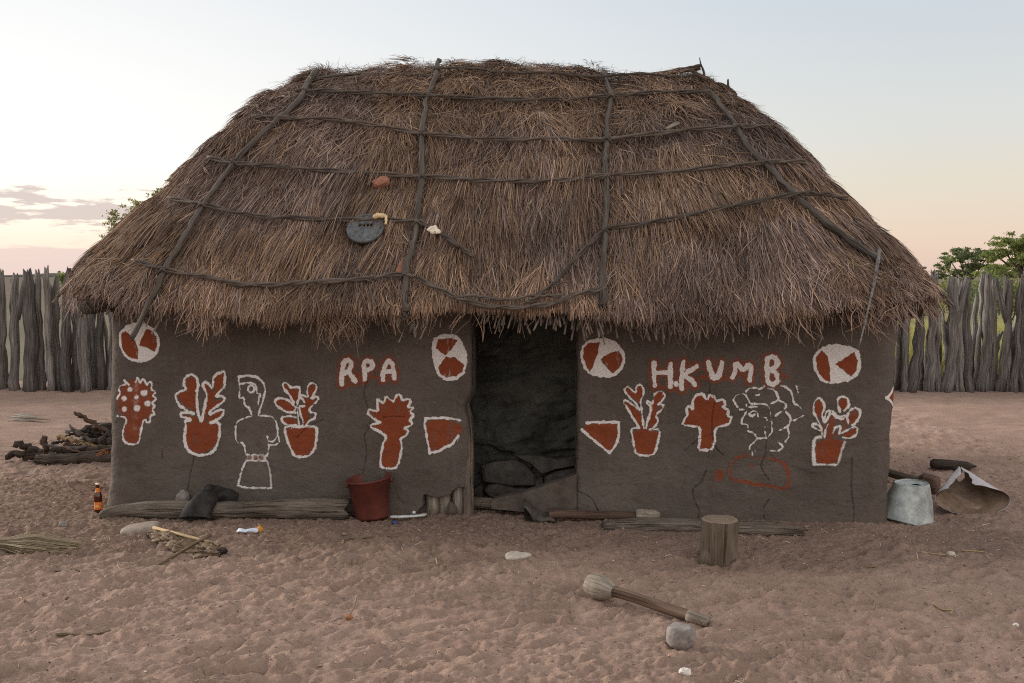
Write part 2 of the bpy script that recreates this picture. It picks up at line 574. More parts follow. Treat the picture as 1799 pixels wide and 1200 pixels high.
class MB:
    """collects pieces that belong to ONE mesh object"""

    def __init__(s):
        s.v, s.f, s.w, s.mi, s.n = [], [], [], [], 0
        s.m = 0

    def add(s, v, f, wv=None):
        v = np.asarray(v, float)
        s.v.append(v)
        s.w.append(np.asarray(wv, float) if wv is not None else v.copy())
        for q_ in f:
            s.f.append([int(i) + s.n for i in q_])
            s.mi.append(s.m)
        s.n += len(v)
        return s

    def tube(s, pts, rad, seg=10, noise=.0, nscale=8., seed=0, cap=True, flat=1.0, flat_axis=None, jag=0.0, off=0.0):
        P = np.array([tuple(p) for p in pts], float)
        n = len(P)
        r = np.array(rad, float) if np.ndim(rad) else np.full(n, float(rad))
        T = np.gradient(P, axis=0)
        T /= np.linalg.norm(T, axis=1)[:, None] + 1e-9
        up = np.array([0, 0, 1.]) if abs(T[:, 2].mean()) < .8 else np.array([0, 1., 0])
        if flat_axis is not None:
            up = np.array(flat_axis, float)
        S = np.cross(T, up)
        S /= np.linalg.norm(S, axis=1)[:, None] + 1e-9
        U = np.cross(S, T)
        L = np.concatenate([[0], np.cumsum(np.linalg.norm(np.diff(P, axis=0), axis=1))])
        a = np.linspace(0, 2 * np.pi, seg, endpoint=False)
        ca, sa = np.cos(a), np.sin(a)
        rr = r[:, None] * np.ones(seg)[None]
        if noise:
            rr = rr * (1 + noise * noise3(ca[None] * 1.3 + seed * 3.1, sa[None] * 1.3, (L * nscale)[:, None] + seed, seed) +
                       .5 * noise * noise3(ca[None] * 3 + seed, sa[None] * 3, (L * nscale * 2.3)[:, None], seed + 5))
        V = P[:, None] + rr[..., None] * (ca[None, :, None] * S[:, None] + flat * sa[None, :, None] * U[:, None])
        if jag:
            js = np.random.default_rng(seed + 99).uniform(-.2, 1, seg) * jag
            V[-1] += T[-1] * js[:, None]
        wv = np.stack([r.max() * ca[None] * np.ones((n, 1)), r.max() * sa[None] * np.ones((n, 1)), (L[:, None] + off) * np.ones((1, seg))], -1)
        V = V.reshape(-1, 3)
        wv = wv.reshape(-1, 3)
        f = []
        for i in range(n - 1):
            for j in range(seg):
                k = (j + 1) % seg
                f.append((i * seg + j, i * seg + k, (i + 1) * seg + k, (i + 1) * seg + j))
        if cap:
            c0, c1_ = len(V), len(V) + 1
            V = np.vstack([V, P[0], V[(n - 1) * seg:n * seg].mean(0) - T[-1] * jag * .3])
            wv = np.vstack([wv, [0, 0, off], [0, 0, L[-1] + off]])
            for j in range(seg):
                k = (j + 1) % seg
                f.append((c0, k, j))
                f.append((c1_, (n - 1) * seg + j, (n - 1) * seg + k))
        s.add(V, f, wv)
        return s

    def lathe(s, prof, seg=28, center=(0, 0, 0), closed=False):
        prof = np.array(prof, float)
        a = np.linspace(0, 2 * np.pi, seg, endpoint=False)
        V = np.stack([prof[:, 0, None] * np.cos(a), prof[:, 0, None] * np.sin(a), prof[:, 1, None] * np.ones(seg)], -1).reshape(-1, 3) + np.array(center)
        f = []
        for i in range(len(prof) - 1):
            for j in range(seg):
                k = (j + 1) % seg
                f.append((i * seg + j, i * seg + k, (i + 1) * seg + k, (i + 1) * seg + j))
        if closed:
            f.append(list(range(seg))[::-1])
            f.append([(len(prof) - 1) * seg + j for j in range(seg)])
        s.add(V, f)
        return s

    def blob(s, c, size, rough=.18, freq=1.6, seed=0, nu=26, nv=16, rot=None, square=1.0):
        u = np.linspace(0, 2 * np.pi, nu, endpoint=False)
        w_ = np.linspace(-np.pi / 2, np.pi / 2, nv)
        uu, ww = np.meshgrid(u, w_)
        X_, Y_, Z_ = np.cos(ww) * np.cos(uu), np.cos(ww) * np.sin(uu), np.sin(ww)
        if square != 1.0:
            X_, Y_, Z_ = [np.sign(t) * np.abs(t) ** square for t in (X_, Y_, Z_)]
        d = 1 + rough * noise3(X_ * freq + seed * 7, Y_ * freq, Z_ * freq, seed) + .4 * rough * noise3(X_ * freq * 2.7, Y_ * freq * 2.7 + seed, Z_ * freq * 2.7, seed + 3)
        V = np.stack([X_ * d * size[0], Y_ * d * size[1], Z_ * d * size[2]], -1).reshape(-1, 3)
        if rot is not None:
            V = V @ np.array(rot.to_matrix()).T
        V = V + np.array(tuple(c))
        f = []
        for i in range(nv - 1):
            for j in range(nu):
                k = (j + 1) % nu
                f.append((i * nu + j, i * nu + k, (i + 1) * nu + k, (i + 1) * nu + j))
        s.add(V, f)
        return s

    def build(s, name, mats, parent=None, smooth=True, label=None):
        me = bpy.data.meshes.new(name)
        V = np.vstack(s.v)
        if parent is not None:
            V = V - s.shift if hasattr(s, 'shift') else V
        me.from_pydata(V.tolist(), [], s.f)
        a = me.attributes.new('wv', 'FLOAT_VECTOR', 'POINT')
        a.data.foreach_set('vector', np.vstack(s.w).astype(np.float32).ravel())
        me.polygons.foreach_set('material_index', np.array(s.mi, np.int32))
        me.polygons.foreach_set('use_smooth', np.full(len(me.polygons), smooth))
        me.update()
        for mt in (mats if isinstance(mats, (list, tuple)) else [mats]):
            me.materials.append(M[mt])
        o = bpy.data.objects.new(name, me)
        col.objects.link(o)
        if parent is not None:
            o.parent = parent
        if label:
            o['label'] = label
        return o


def local(o):
    """world -> thing-local for building parts straight from world points"""
    mi = (Matrix.Translation(o.location) @ o.rotation_euler.to_matrix().to_4x4()).inverted()
    return lambda p: mi @ Vector(p)


def curve_pts(pts, n=6):
    """Catmull-Rom through control points"""
    P = np.array([tuple(p) for p in pts], float)
    if len(P) < 3:
        t = np.linspace(0, 1, n + 1)[:, None]
        return P[0] * (1 - t) + P[-1] * t
    Q = np.vstack([2 * P[0] - P[1], P, 2 * P[-1] - P[-2]])
    out = []
    for i in range(1, len(Q) - 2):
        for t in np.linspace(0, 1, n, endpoint=False):
            p0, p1, p2, p3 = Q[i - 1:i + 3]
            out.append(.5 * ((2 * p1) + (-p0 + p2) * t + (2 * p0 - 5 * p1 + 4 * p2 - p3) * t * t + (-p0 + 3 * p1 - 3 * p2 + p3) * t ** 3))
    out.append(Q[-2])
    return np.array(out)


# ------------------------------------------------------------------ ground
HOLES = [(ground_at(1025, 952), .13, .05), (ground_at(330, 975), .3, .01)]
frng = np.random.default_rng(21)
prints = []
for i in range(900):
    y = 3.2 + (frng.random() ** 1.25) * 5.6
    x = frng.uniform(-3.6, 3.6) * (y / 6.5 + .15)
    if abs(y - 7.1 + .077 * x) < .45:
        continue
    big = frng.random() < .3
    a_ = frng.uniform(.09, .17) if big else frng.uniform(.03, .08)
    prints.append((x, y, a_, a_ * frng.uniform(.3, .55), frng.normal(.35, .55), a_ * frng.uniform(.09, .20)))


def ground_h(x, y):
    x = np.asarray(x, float)
    y = np.asarray(y, float)
    near = sstep(y, 17, 14) if np.ndim(y) else float(y < 16)
    calm = .35 + .65 * sstep(np.abs(y - 7.25 + .077 * x), .35, .95)
    h = .014 * fbm2(x * 1.3, y * 1.3, 3, 11)
    h = h + calm * .014 * fbm2(x * 4.5 + y * 1.5, y * 8 - x * 1.8, 3, 17)
    h = h + calm * .012 * fbm2(x * 13 + y * 4, y * 22 - x * 5, 3, 23)
    return h * near


def ground_full(x, y):
    h = ground_h(x, y)
    rough = .5 + .5 * sstep(fbm2(x * .8, y * .8, 3, 41), -.5, .5)
    h = h + rough * .020 * (np.abs(fbm2(x * 24, y * 32, 3, 31)) - .38) * sstep(y, 11, 8)
    for (px, py, a, bb, th, dep) in prints:
        m = (np.abs(x - px) < a * 3) & (np.abs(y - py) < a * 3)
        if not m.any():
            continue
        dx, dy = x[m] - px, y[m] - py
        u = (dx * math.cos(th) + dy * math.sin(th)) / a
        v = (-dx * math.sin(th) + dy * math.cos(th)) / bb
        d = np.sqrt(u * u + v * v) + .25 * noise2(dx * 30 + px * 9, dy * 30, 3)
        tl = .5 + .5 * np.clip(u, -1, 1)
        h[m] += dep * (-(.55 + .45 * tl) * np.exp(-(d / .9) ** 6) + (.3 + .5 * tl) * np.exp(-((d - 1.28) / .26) ** 2))
    for (c, r, dep) in HOLES:
        d = np.sqrt((x - c.x) ** 2 + ((y - c.y) * 1.2) ** 2) / r
        h = h - dep * np.exp(-d ** 2.5)
    return h


def axis(*runs):
    out = []
    for a, b_, st in runs:
        out.append(np.arange(a, b_, st))
    return np.unique(np.concatenate(out).round(5))


gx = axis((-2500, -300, 400), (-300, -40, 40), (-40, -9, 2.0), (-9, -5, .12), (-5, 5, .0135), (5, 9, .12), (9, 40, 2.0), (40, 300, 40), (300, 2501, 400))
gy = axis((-60, -4, 4), (-4, 2.8, .4), (2.8, 8.4, .0135), (8.4, 16.6, .04))
gx = np.concatenate([gx[(gx > -60) & (gx < 60)]])
GX, GY = np.meshgrid(gx, gy)
GZ = ground_full(GX.ravel(), GY.ravel())
nx, ny = len(gx), len(gy)
ii = (np.arange(ny - 1)[:, None] * nx + np.arange(nx - 1)[None]).ravel()
gq = np.stack([ii, ii + 1, ii + nx + 1, ii + nx], 1)
fx, fy = GX.ravel(), GY.ravel()
# trampled dung and litter darkening the soil beside the left corner and along the wall foot
dung = 1.0 * sstep(fbm2(fx * 1.6, fy * 1.6, 4, 51) * .5 - np.hypot((fx + 3.3) / 1.9, (fy - 7.3) / 1.1), -1.05, -.45)
dung = np.maximum(dung, .95 * sstep(fbm2(fx * 2.2, fy * 2.2, 4, 57) * .45 - np.abs(fy - 6.75 + fx * .05) / 1.15 - np.maximum(np.abs(fx) - 3.2, 0), -1.0, -.25))
dung = np.maximum(dung, .5 * sstep(fbm2(fx * 1.1, fy * 1.5, 4, 63), .15, .6) * sstep(fy, 12, 9))
tag(np_mesh('ground', np.stack([fx, fy, GZ], 1), gq, 'sand', attrs={'dung': ('FLOAT', dung)}), kind='structure')

fxs = np.concatenate([np.linspace(-3000, -60, 24), np.linspace(-58, 58, 60), np.linspace(60, 3000, 24)])
fys = np.concatenate([np.linspace(16.4, 60, 40), np.linspace(66, 400, 30), np.linspace(450, 4000, 14)])
FX, FY = np.meshgrid(fxs, fys)
n_ = len(fxs)
ii = (np.arange(len(fys) - 1)[:, None] * n_ + np.arange(n_ - 1)[None]).ravel()
FZ = -.02 + .05 * fbm2(FX.ravel() * .2, FY.ravel() * .2, 3, 71) * sstep(FY.ravel(), 17, 22)
tag(np_mesh('field', np.stack([FX.ravel(), FY.ravel(), FZ], 1), np.stack([ii, ii + 1, ii + n_ + 1, ii + n_], 1), 'field'), kind='structure')

# ------------------------------------------------------------------ hut frame
PL, PR = ground_at(177, 890), ground_at(1564, 921.5)
HUT_O = (PL + PR) / 2
HUT_RZ = math.atan2(PR.y - PL.y, PR.x - PL.x)
HL = (PR - PL).length / 2
DEPTH = 3.6
hut = thing('mud_hut', HUT_O, 'thatched brown mud hut with red and white painted pot plants and lettering', 'hut', rz=HUT_RZ)
HM = Matrix.Translation(HUT_O) @ Matrix.Rotation(HUT_RZ, 4, 'Z')
HMI = HM.inverted()
CAMH = HMI @ CAM


def on_wall(px, py, y=0.0):
    """photo point -> hut-local (x, z) on the front wall"""
    d = HMI.to_3x3() @ ray(px, py)
    t = (y - CAMH.y) / d.y
    p = CAMH + d * t
    return p.x, p.z


# ------------------------------------------------------------------ front wall grid
RC = .17
STEP = .0042


def front_profile(u):
    """perimeter parameter u (x of an unrounded wall) -> x, y, nx, ny"""
    arc = RC * math.pi / 2
    a0 = HL - RC
    x = np.clip(u, -a0, a0)
    over = np.abs(u) - a0
    th = np.clip(over, 0, arc) / RC
    st = np.maximum(over - arc, 0)
    sg = np.sign(u)
    X_ = x + sg * RC * np.sin(th)
    Y_ = RC * (1 - np.cos(th)) + st
    return X_, Y_, sg * np.sin(th), -np.cos(th)


UMAX = HL - RC + RC * math.pi / 2 + .5
us = np.arange(-UMAX, UMAX + STEP, STEP)
zs = np.concatenate([[-.12, -.06], np.arange(-.03, 1.56, STEP), [1.62, 1.70, 1.80]])
UU, ZZ = np.meshgrid(us, zs)
nu_, nz_ = len(us), len(zs)
U1, Z1 = UU.ravel(), ZZ.ravel()
WX, WY, NX, NY = front_profile(U1)
lean = sstep(np.abs(U1), HL - .9, HL - .1)
WX = WX + .062 * np.clip(Z1, 0, 1.5) / 1.4 * lean
flare = .016 * np.exp(-np.clip(Z1, 0, 2) / .12)
disp = .014 * fbm2(U1 * 1.5, Z1 * 1.5, 3, 81) + .005 * fbm2(U1 * 5, Z1 * 9, 4, 85) + .0014 * fbm2(U1 * 38, Z1 * 38, 2, 88) + flare
PXw, PZw = WX, Z1

DOOR_L0, DOOR_R0 = on_wall(831, 760)[0], on_wall(1012, 760)[0]

red = np.zeros(len(U1))
white = np.zeros(len(U1))
motif_of = []
jx = .004 * noise2(WX * 45, Z1 * 45, 91) + .0022 * noise2(WX * 120, Z1 * 120, 92)


def seg_dist(pts, mask, closed=False):
    P = np.array(pts)
    if closed:
        P = np.vstack([P, P[:1]])
    x, z = PXw[mask], PZw[mask]
    best = np.full(len(x), 1e9)
    for (x0, z0), (x1, z1) in zip(P[:-1], P[1:]):
        dx, dz = x1 - x0, z1 - z0
        L2 = dx * dx + dz * dz + 1e-12
        t = np.clip(((x - x0) * dx + (z - z0) * dz) / L2, 0, 1)
        best = np.minimum(best, (x - x0 - t * dx) ** 2 + (z - z0 - t * dz) ** 2)
    return np.sqrt(best)


def inside(pts, mask):
    P = np.array(pts)
    x, z = PXw[mask], PZw[mask]
    c = np.zeros(len(x), bool)
    n = len(P)
    for i in range(n):
        x0, z0 = P[i]
        x1, z1 = P[(i + 1) % n]
        if z0 == z1:
            continue
        c ^= ((z0 > z) != (z1 > z)) & (x < (x1 - x0) * (z - z0) / (z1 - z0) + x0)
    return c


def chaikin(P, closed):
    P = [np.array(p, float) for p in P]
    out = []
    n = len(P)
    if not closed:
        out.append(P[0])
    for i in range(n if closed else n - 1):
        a, b_ = P[i], P[(i + 1) % n]
        out += [a * .78 + b_ * .22, a * .22 + b_ * .78]
    if not closed:
        out.append(P[-1])
    return out


class Motif:
    def __init__(s, name, ox, oy, sc, label=None):
        s.name, s.ox, s.oy, s.sc, s.label = name, ox, oy, sc, label
        s.r = np.zeros(len(U1))
        s.w = np.zeros(len(U1))

    def P(s, pts):
        return [on_wall(s.ox + x / s.sc, s.oy + y / s.sc) for x, y in pts]

    def box(s, P, pad):
        A = np.array(P)
        return np.nonzero((PXw > A[:, 0].min() - pad) & (PXw < A[:, 0].max() + pad) & (PZw > A[:, 1].min() - pad) & (PZw < A[:, 1].max() + pad) & (NY < -.3))[0]

    def px(s, v):           # crop pixels to metres
        return v / s.sc * 7.25 / F

    def fill(s, pts, c='r', soft=3, amt=1.0, smooth=True):
        P = s.P(chaikin(pts, True) if smooth else pts)
        sf = s.px(soft)
        m = s.box(P, sf * 2 + .02)
        d = seg_dist(P, m, True)
        sd = np.where(inside(P, m), -d, d) + jx[m] - (.006 if c == 'r' and smooth else 0)
        a = sstep(sd, sf, -sf) * amt
        if c == 'r':
            a = a * (1 - .34 * sstep(fbm2(PXw[m] * 30 + s.ox, PZw[m] * 9, 3, 179), .15, .9))
        else:
            a = a * (1 - .28 * sstep(fbm2(PXw[m] * 20, PZw[m] * 26, 3, 181), .2, .8))
        if c == 'r':
            s.r[m] = np.maximum(s.r[m], a)
            s.w[m] *= (1 - a)
        elif c == 'w':
            s.w[m] = np.maximum(s.w[m], a)
        else:
            s.w[m] *= (1 - a)
            s.r[m] *= (1 - a)
        return s

    def line(s, pts, w=13, c='w', closed=False, soft=4, amt=1.0, smooth=True, dust=.0):
        P = s.P(chaikin(pts, closed) if smooth and len(pts) > 2 else pts)
        hw, sf = s.px(w) / 2, s.px(soft)
        m = s.box(P, hw + sf * 2 + (.06 if dust else .015))
        d0 = seg_dist(P, m, closed)
        wob = .16 * hw * noise2(PXw[m] * 22, PZw[m] * 22, 77)
        d = d0 + jx[m] * 1.25 + wob
        a = sstep(d, hw + sf, max(hw - sf, 0)) * amt
        if c == 'w':
            thin = .5 + .5 * fbm2(PXw[m] * 16 + s.ox, PZw[m] * 16, 3, 177)
            a = a * (1 - .30 * sstep(thin, .38, -.1))
            spk_ = sstep(noise2(PXw[m] * 170, PZw[m] * 170, 178), .45, .8) * sstep(d0, hw + .020, hw)
            a = np.maximum(a, .6 * spk_ * amt)
        if dust:
            a = np.maximum(a, dust * sstep(d0, .045, .0))
        t = s.r if c == 'r' else s.w
        t[m] = np.maximum(t[m], a)
        return s

    def done(s):
        red[:] = np.where(s.w > .5, red, np.maximum(red, s.r))
        np.maximum(white, s.w, out=white)
        motif_of.append((s.name, np.maximum(s.r, s.w), s.label))


C3 = (180, 560, 3.333)
C4 = (470, 560, 3.334)
C5 = (800, 540, 3.0)
C6 = (1080, 570, 3.244)
C7 = (1380, 560, 3.0)
C8 = (1240, 660, 5.455)


def wheel(name, C, outline, reds, lw=15, label=None):
    m = Motif(name, *C, label)
    m.fill(outline, 'w', 4)
    m.line(outline, lw, closed=True)
    for p in reds:
        m.fill(p, 'r', 3, smooth=False)
    m.done()


wheel('painted_roundel', C3, [(92, 130), (105, 80), (145, 42), (200, 28), (260, 35), (310, 75), (328, 135), (318, 195), (275, 240), (215, 252), (160, 240), (115, 205)],
      [[(112, 85), (135, 68), (160, 98), (190, 130), (205, 180), (203, 238), (165, 235), (130, 207), (108, 165), (104, 115)],
       [(258, 56), (292, 72), (315, 105), (318, 150), (300, 192), (255, 172), (210, 155), (235, 100)]], label='red and white roundel under the eave end pole')
wheel('painted_roundel', C4, [(985, 105), (1060, 97), (1110, 106), (1138, 150), (1162, 200), (1162, 260), (1147, 322), (1100, 354), (1040, 357), (998, 322), (980, 260), (968, 200), (966, 150)],
      [[(1000, 122), (1060, 112), (1112, 128), (1085, 170), (1058, 200), (1042, 213), (983, 172)],
       [(1042, 222), (1100, 228), (1152, 272), (1140, 312), (1100, 337), (1050, 345), (1010, 322), (998, 285)]], label='tall red and white roundel left of the doorway')
wheel('painted_roundel', C5, [(680, 195), (740, 170), (800, 168), (850, 190), (880, 230), (893, 280), (878, 322), (830, 362), (770, 365), (710, 352), (675, 310), (664, 250)],
      [[(676, 212), (700, 192), (762, 182), (750, 240), (730, 300), (708, 342), (688, 310), (673, 260)],
       [(763, 275), (810, 240), (862, 228), (880, 270), (872, 310), (830, 348), (800, 325)]], 13, label='red and white roundel right of the doorway')
wheel('painted_roundel', C7, [(185, 160), (255, 137), (330, 150), (378, 165), (392, 220), (388, 282), (345, 322), (280, 332), (230, 342), (183, 316), (152, 260), (150, 200)],
      [[(192, 165), (225, 200), (235, 260), (237, 337), (190, 310), (163, 260), (163, 205)],
       [(365, 175), (380, 220), (377, 270), (347, 307), (310, 275), (262, 241), (310, 212)]], 13, label='red and white roundel near the right corner')

m = Motif('painted_flower', *C3, 'red flower with white dots near the left corner')
m.fill([(85, 540), (78, 470), (95, 405), (140, 370), (195, 355), (250, 375), (290, 420), (300, 480), (290, 550), (240, 590), (225, 640), (215, 710), (185, 730), (150, 725), (128, 690), (130, 620), (135, 590)], 'r', 6, .85)
m.line([(80, 572), (130, 577), (136, 600), (117, 650), (112, 690), (127, 725), (160, 739), (195, 737), (215, 718), (222, 660), (232, 605), (246, 588), (256, 610), (275, 606), (278, 572), (306, 560), (288, 532), (308, 512), (288, 492), (315, 470), (290, 450), (307, 430), (280, 415), (286, 380), (270, 368), (256, 393), (243, 360), (226, 352), (215, 385), (200, 340), (190, 375)], 11, soft=5, dust=.12)
m.line([(150, 388), (128, 362), (118, 358), (138, 385), (92, 395), (84, 420), (98, 430), (80, 470)], 10, soft=5)
for x, y, r in ((158, 415, 16), (240, 437, 21), (127, 467, 17), (197, 463, 14), (262, 497, 19), (128, 530, 18), (203, 525, 21)):
    m.fill([(x + r * math.cos(t), y + r * math.sin(t)) for t in np.linspace(0, 6.28, 9)[:-1]], 'w', 8, .8)
m.line([(195, 380), (195, 470), (188, 640)], 56, soft=34, amt=.30)
m.done()

m = Motif('painted_pot_plant', *C3, 'painted red pot plant with a wide rounded pot left of the drawn man')
m.fill([(488, 605), (675, 612), (676, 690), (650, 745), (600, 782), (540, 782), (505, 755), (488, 690)], 'r', 3)
m.fill([(500, 355), (520, 340), (545, 355), (550, 400), (545, 470), (550, 545), (490, 510), (445, 470), (437, 445), (500, 422), (495, 380)])
m.fill([(470, 568), (545, 578), (560, 605), (500, 592)])
m.fill([(655, 340), (707, 322), (706, 390), (662, 435), (650, 470), (620, 520), (605, 560), (600, 606), (590, 605), (605, 540), (620, 470), (622, 440), (596, 395), (603, 382), (635, 438), (655, 430)])
m.fill([(620, 512), (690, 474), (702, 482), (640, 522), (615, 540)])
m.fill([(605, 592), (650, 567), (696, 545), (692, 562), (640, 602)])
m.line([(482, 600), (487, 640), (475, 700), (490, 760), (520, 790), (570, 802), (620, 797), (660, 760), (685, 690), (683, 605), (632, 610)], 17, dust=.1)
m.line([(575, 598), (560, 560), (550, 500), (552, 420), (560, 390), (548, 343), (513, 325), (480, 345), (472, 390), (490, 415), (440, 430), (420, 450), (440, 500), (490, 540), (545, 562), (490, 550), (452, 556), (462, 575), (520, 590), (482, 605)], 16)
m.line([(580, 600), (590, 540), (606, 480), (610, 440), (585, 395), (592, 368), (620, 380), (642, 415), (647, 332), (715, 305), (716, 350), (714, 400), (680, 430), (660, 460), (702, 453), (718, 472), (690, 500), (640, 530), (620, 562), (660, 545), (700, 530), (712, 550), (680, 590), (632, 610)], 15)
m.done()

m = Motif('painted_man', *C3, 'white outline drawing of a man in profile with a belt and skirt')
m.line([(797, 340), (850, 335), (895, 340), (940, 375), (953, 425), (932, 500), (913, 562)], 13)
m.line([(800, 340), (797, 370), (808, 400), (797, 467), (828, 462), (832, 510), (856, 518), (876, 570)], 10)
m.line([(810, 382), (860, 373), (898, 388), (905, 440), (922, 435), (925, 462)], 8)
m.line([(868 + 20 * math.cos(t), 412 + 21 * math.sin(t)) for t in np.linspace(0, 6.28, 11)[:-1]], 12, closed=True)
m.line([(920, 440), (912, 500)], 7)
m.line([(878, 572), (830, 582), (788, 600), (774, 640), (778, 726), (826, 730), (838, 800)], 7)
m.line([(913, 568), (990, 572), (1018, 605), (1028, 680), (1000, 722), (968, 715), (964, 690)], 9)
m.line([(1030, 695), (1038, 725), (1005, 742), (970, 738)], 9)
m.line([(976, 745), (970, 770), (962, 802)], 7)
m.fill([(842, 797), (962, 800), (958, 832), (846, 830)], 'w', 5, .62, False)
m.line([(842, 797), (962, 800)], 7).line([(846, 832), (958, 834)], 8)
for x in (860, 895, 928):
    m.fill([(x - 9, 806), (x + 9, 806), (x + 9, 824), (x - 9, 824)], 'r', 5, .55)
m.line([(840, 832), (815, 890), (797, 975)], 10, dust=.2)
m.line([(797, 975), (830, 988), (900, 990), (990, 990)], 9, dust=.22)
m.line([(992, 990), (985, 900), (962, 835)], 9, amt=.6, soft=7, dust=.2)
m.done()

m = Motif('painted_pot_plant', *C4, 'painted red pot plant with a tapered pot right of the drawn man')
m.fill([(103, 642), (285, 636), (278, 700), (266, 765), (235, 800), (172, 800), (152, 780), (124, 715)])
m.fill([(98, 385), (118, 392), (140, 428), (165, 413), (182, 420), (175, 470), (155, 497), (138, 470), (104, 412)])
m.fill([(50, 487), (78, 474), (122, 490), (152, 522), (157, 547), (108, 532), (66, 505)])
m.fill([(88, 588), (165, 590), (168, 624), (120, 614)])
m.fill([(238, 432), (248, 395), (265, 388), (277, 415), (265, 440), (245, 462)])
m.fill([(205, 462), (222, 468), (235, 485), (262, 470), (278, 478), (250, 525), (230, 560), (240, 580), (215, 635), (205, 620), (205, 580), (190, 555), (190, 535), (215, 510), (220, 480)])
m.line([(100, 632), (195, 634), (290, 630), (286, 700), (275, 768), (240, 808), (170, 808), (150, 790), (120, 722), (100, 668)], 15, closed=True, dust=.1)
m.line([(152, 497), (132, 450), (95, 410), (86, 378), (112, 377), (140, 408), (165, 400), (190, 403), (192, 450), (168, 510), (158, 545)], 12)
m.line([(162, 552), (100, 546), (55, 512), (37, 485), (60, 465), (110, 470), (145, 500), (162, 522)], 13)
m.line([(165, 577), (120, 570), (80, 578), (82, 602), (120, 626), (168, 626)], 12)
m.line([(172, 520), (178, 570), (186, 630)], 9).line([(215, 512), (190, 512), (184, 520), (190, 560), (206, 592), (207, 630)], 9)
m.line([(218, 630), (242, 600), (284, 580), (280, 550), (247, 550), (242, 530), (270, 500), (295, 476), (291, 456), (262, 470), (255, 462), (285, 420), (286, 388), (260, 373), (236, 390), (230, 430), (240, 463), (202, 443), (194, 458), (216, 490)], 11)
m.done()


def lettering(C, strokes, halo, smear, w, label):
    m = Motif('painted_lettering', *C, label)
    for st in strokes:
        m.line(st, halo, 'r', soft=16, amt=.8)
    for (st, ww) in smear:
        m.line(st, ww, 'r', soft=15, amt=.8)
    for st in strokes:
        m.line(st, w * 1.22, 'w', soft=4)
    m.done()


lettering(C4, [[(435, 383), (434, 330), (437, 285), (450, 248), (476, 238), (492, 255), (490, 285), (470, 308), (447, 318)], [(468, 308), (490, 335), (512, 366)],
               [(572, 355), (570, 310), (560, 262), (585, 245), (612, 252), (612, 282), (592, 300), (572, 305)],
               [(674, 358), (676, 310), (688, 262), (708, 243), (728, 262), (738, 310), (742, 352)], [(684, 312), (735, 310)]], 62,
          [([(430, 400), (520, 372)], 26), ([(500, 330), (700, 350)], 30)], 22, 'white letters RPA on a red ground')
lettering(C6, [[(227, 350), (224, 290), (226, 222)], [(318, 356), (315, 300), (318, 226)], [(226, 278), (316, 272)], [(350, 338), (350, 342)],
               [(383, 368), (380, 300), (392, 216)], [(466, 240), (425, 268), (392, 290), (430, 312), (458, 342)],
               [(535, 212), (545, 270), (562, 308), (590, 300), (604, 255), (612, 215)],
               [(668, 300), (684, 275), (690, 214), (728, 268), (768, 225), (778, 260), (768, 320)],
               [(872, 192), (866, 260), (872, 338), (905, 345), (930, 322), (925, 280), (888, 260)], [(872, 190), (912, 184), (932, 212), (920, 245), (888, 260)]], 62,
          [([(250, 365), (450, 350)], 22), ([(490, 300), (660, 305)], 34), ([(700, 255), (740, 300)], 30), ([(945, 285), (982, 300)], 24)], 22, 'white letters H.KUMB on a red ground')

m = Motif('painted_tree', *C4, 'red tree with a spiky crown right of a wall crack')
tree_a = [(697, 690), (668, 668), (610, 640), (598, 622), (640, 614), (668, 608), (620, 590), (583, 547), (600, 530), (648, 545), (640, 500), (642, 470), (682, 500), (692, 452), (722, 478), (738, 484), (755, 444), (777, 446), (788, 482), (830, 468), (838, 496), (815, 522), (857, 520), (830, 545), (862, 570), (830, 590), (852, 622), (800, 640), (827, 655), (815, 685), (775, 705), (787, 740), (777, 820), (755, 873), (712, 880), (665, 870), (660, 840), (673, 740)]
m.fill(tree_a, 'r', 4).line(tree_a, 13, closed=True, soft=5, dust=.1)
m.done()
m = Motif('painted_wedge', *C4, 'red wedge left of the doorway')
m.fill([(930, 598), (1040, 592), (1142, 625), (1132, 670), (1060, 735), (950, 782), (938, 690)], 'r', 6)
m.line([(1130, 595), (1040, 580), (925, 586), (920, 620), (935, 700), (950, 788), (1000, 775), (1080, 735), (1120, 688)], 14, smooth=False)
m.done()
m = Motif('painted_wedge', *C5, 'red wedge right of the doorway')
m.fill([(668, 632), (720, 613), (857, 615), (855, 680), (822, 762), (755, 718)], 'r', 6)
m.line([(668, 645), (740, 710), (815, 770), (850, 720), (862, 680), (862, 606), (780, 605), (690, 610)], 13, smooth=False)
m.done()

m = Motif('painted_pot_plant', *C6, 'red pot plant with four spread leaves left of the round tree')
m.fill([(97, 605), (252, 605), (245, 660), (228, 720), (212, 742), (128, 740), (112, 690)])
m.fill([(58, 372), (75, 362), (105, 388), (128, 396), (124, 358), (143, 350), (160, 372), (156, 410), (140, 442), (118, 420), (80, 405)])
m.fill([(55, 445), (72, 448), (125, 490), (148, 520), (150, 600), (135, 585), (105, 530), (70, 478)])
m.fill([(152, 500), (160, 560), (170, 600), (146, 600)])
m.fill([(226, 412), (242, 390), (268, 386), (282, 410), (262, 438), (240, 462), (225, 500), (215, 540), (190, 595), (184, 585), (205, 520), (210, 465)])
m.fill([(232, 510), (272, 462), (268, 480), (238, 530), (240, 560), (208, 595), (200, 580)])
m.line([(200, 598), (258, 600), (252, 645), (235, 720), (215, 748), (125, 746), (110, 700), (100, 640), (93, 592), (140, 592)], 11, dust=.1)
m.line([(140, 590), (110, 540), (72, 480), (48, 438), (68, 434), (130, 480), (142, 490), (120, 450), (78, 410), (53, 372), (72, 352), (105, 380), (122, 390), (120, 355), (145, 342), (167, 370), (162, 410), (146, 440), (155, 500), (160, 560), (166, 590)], 10)
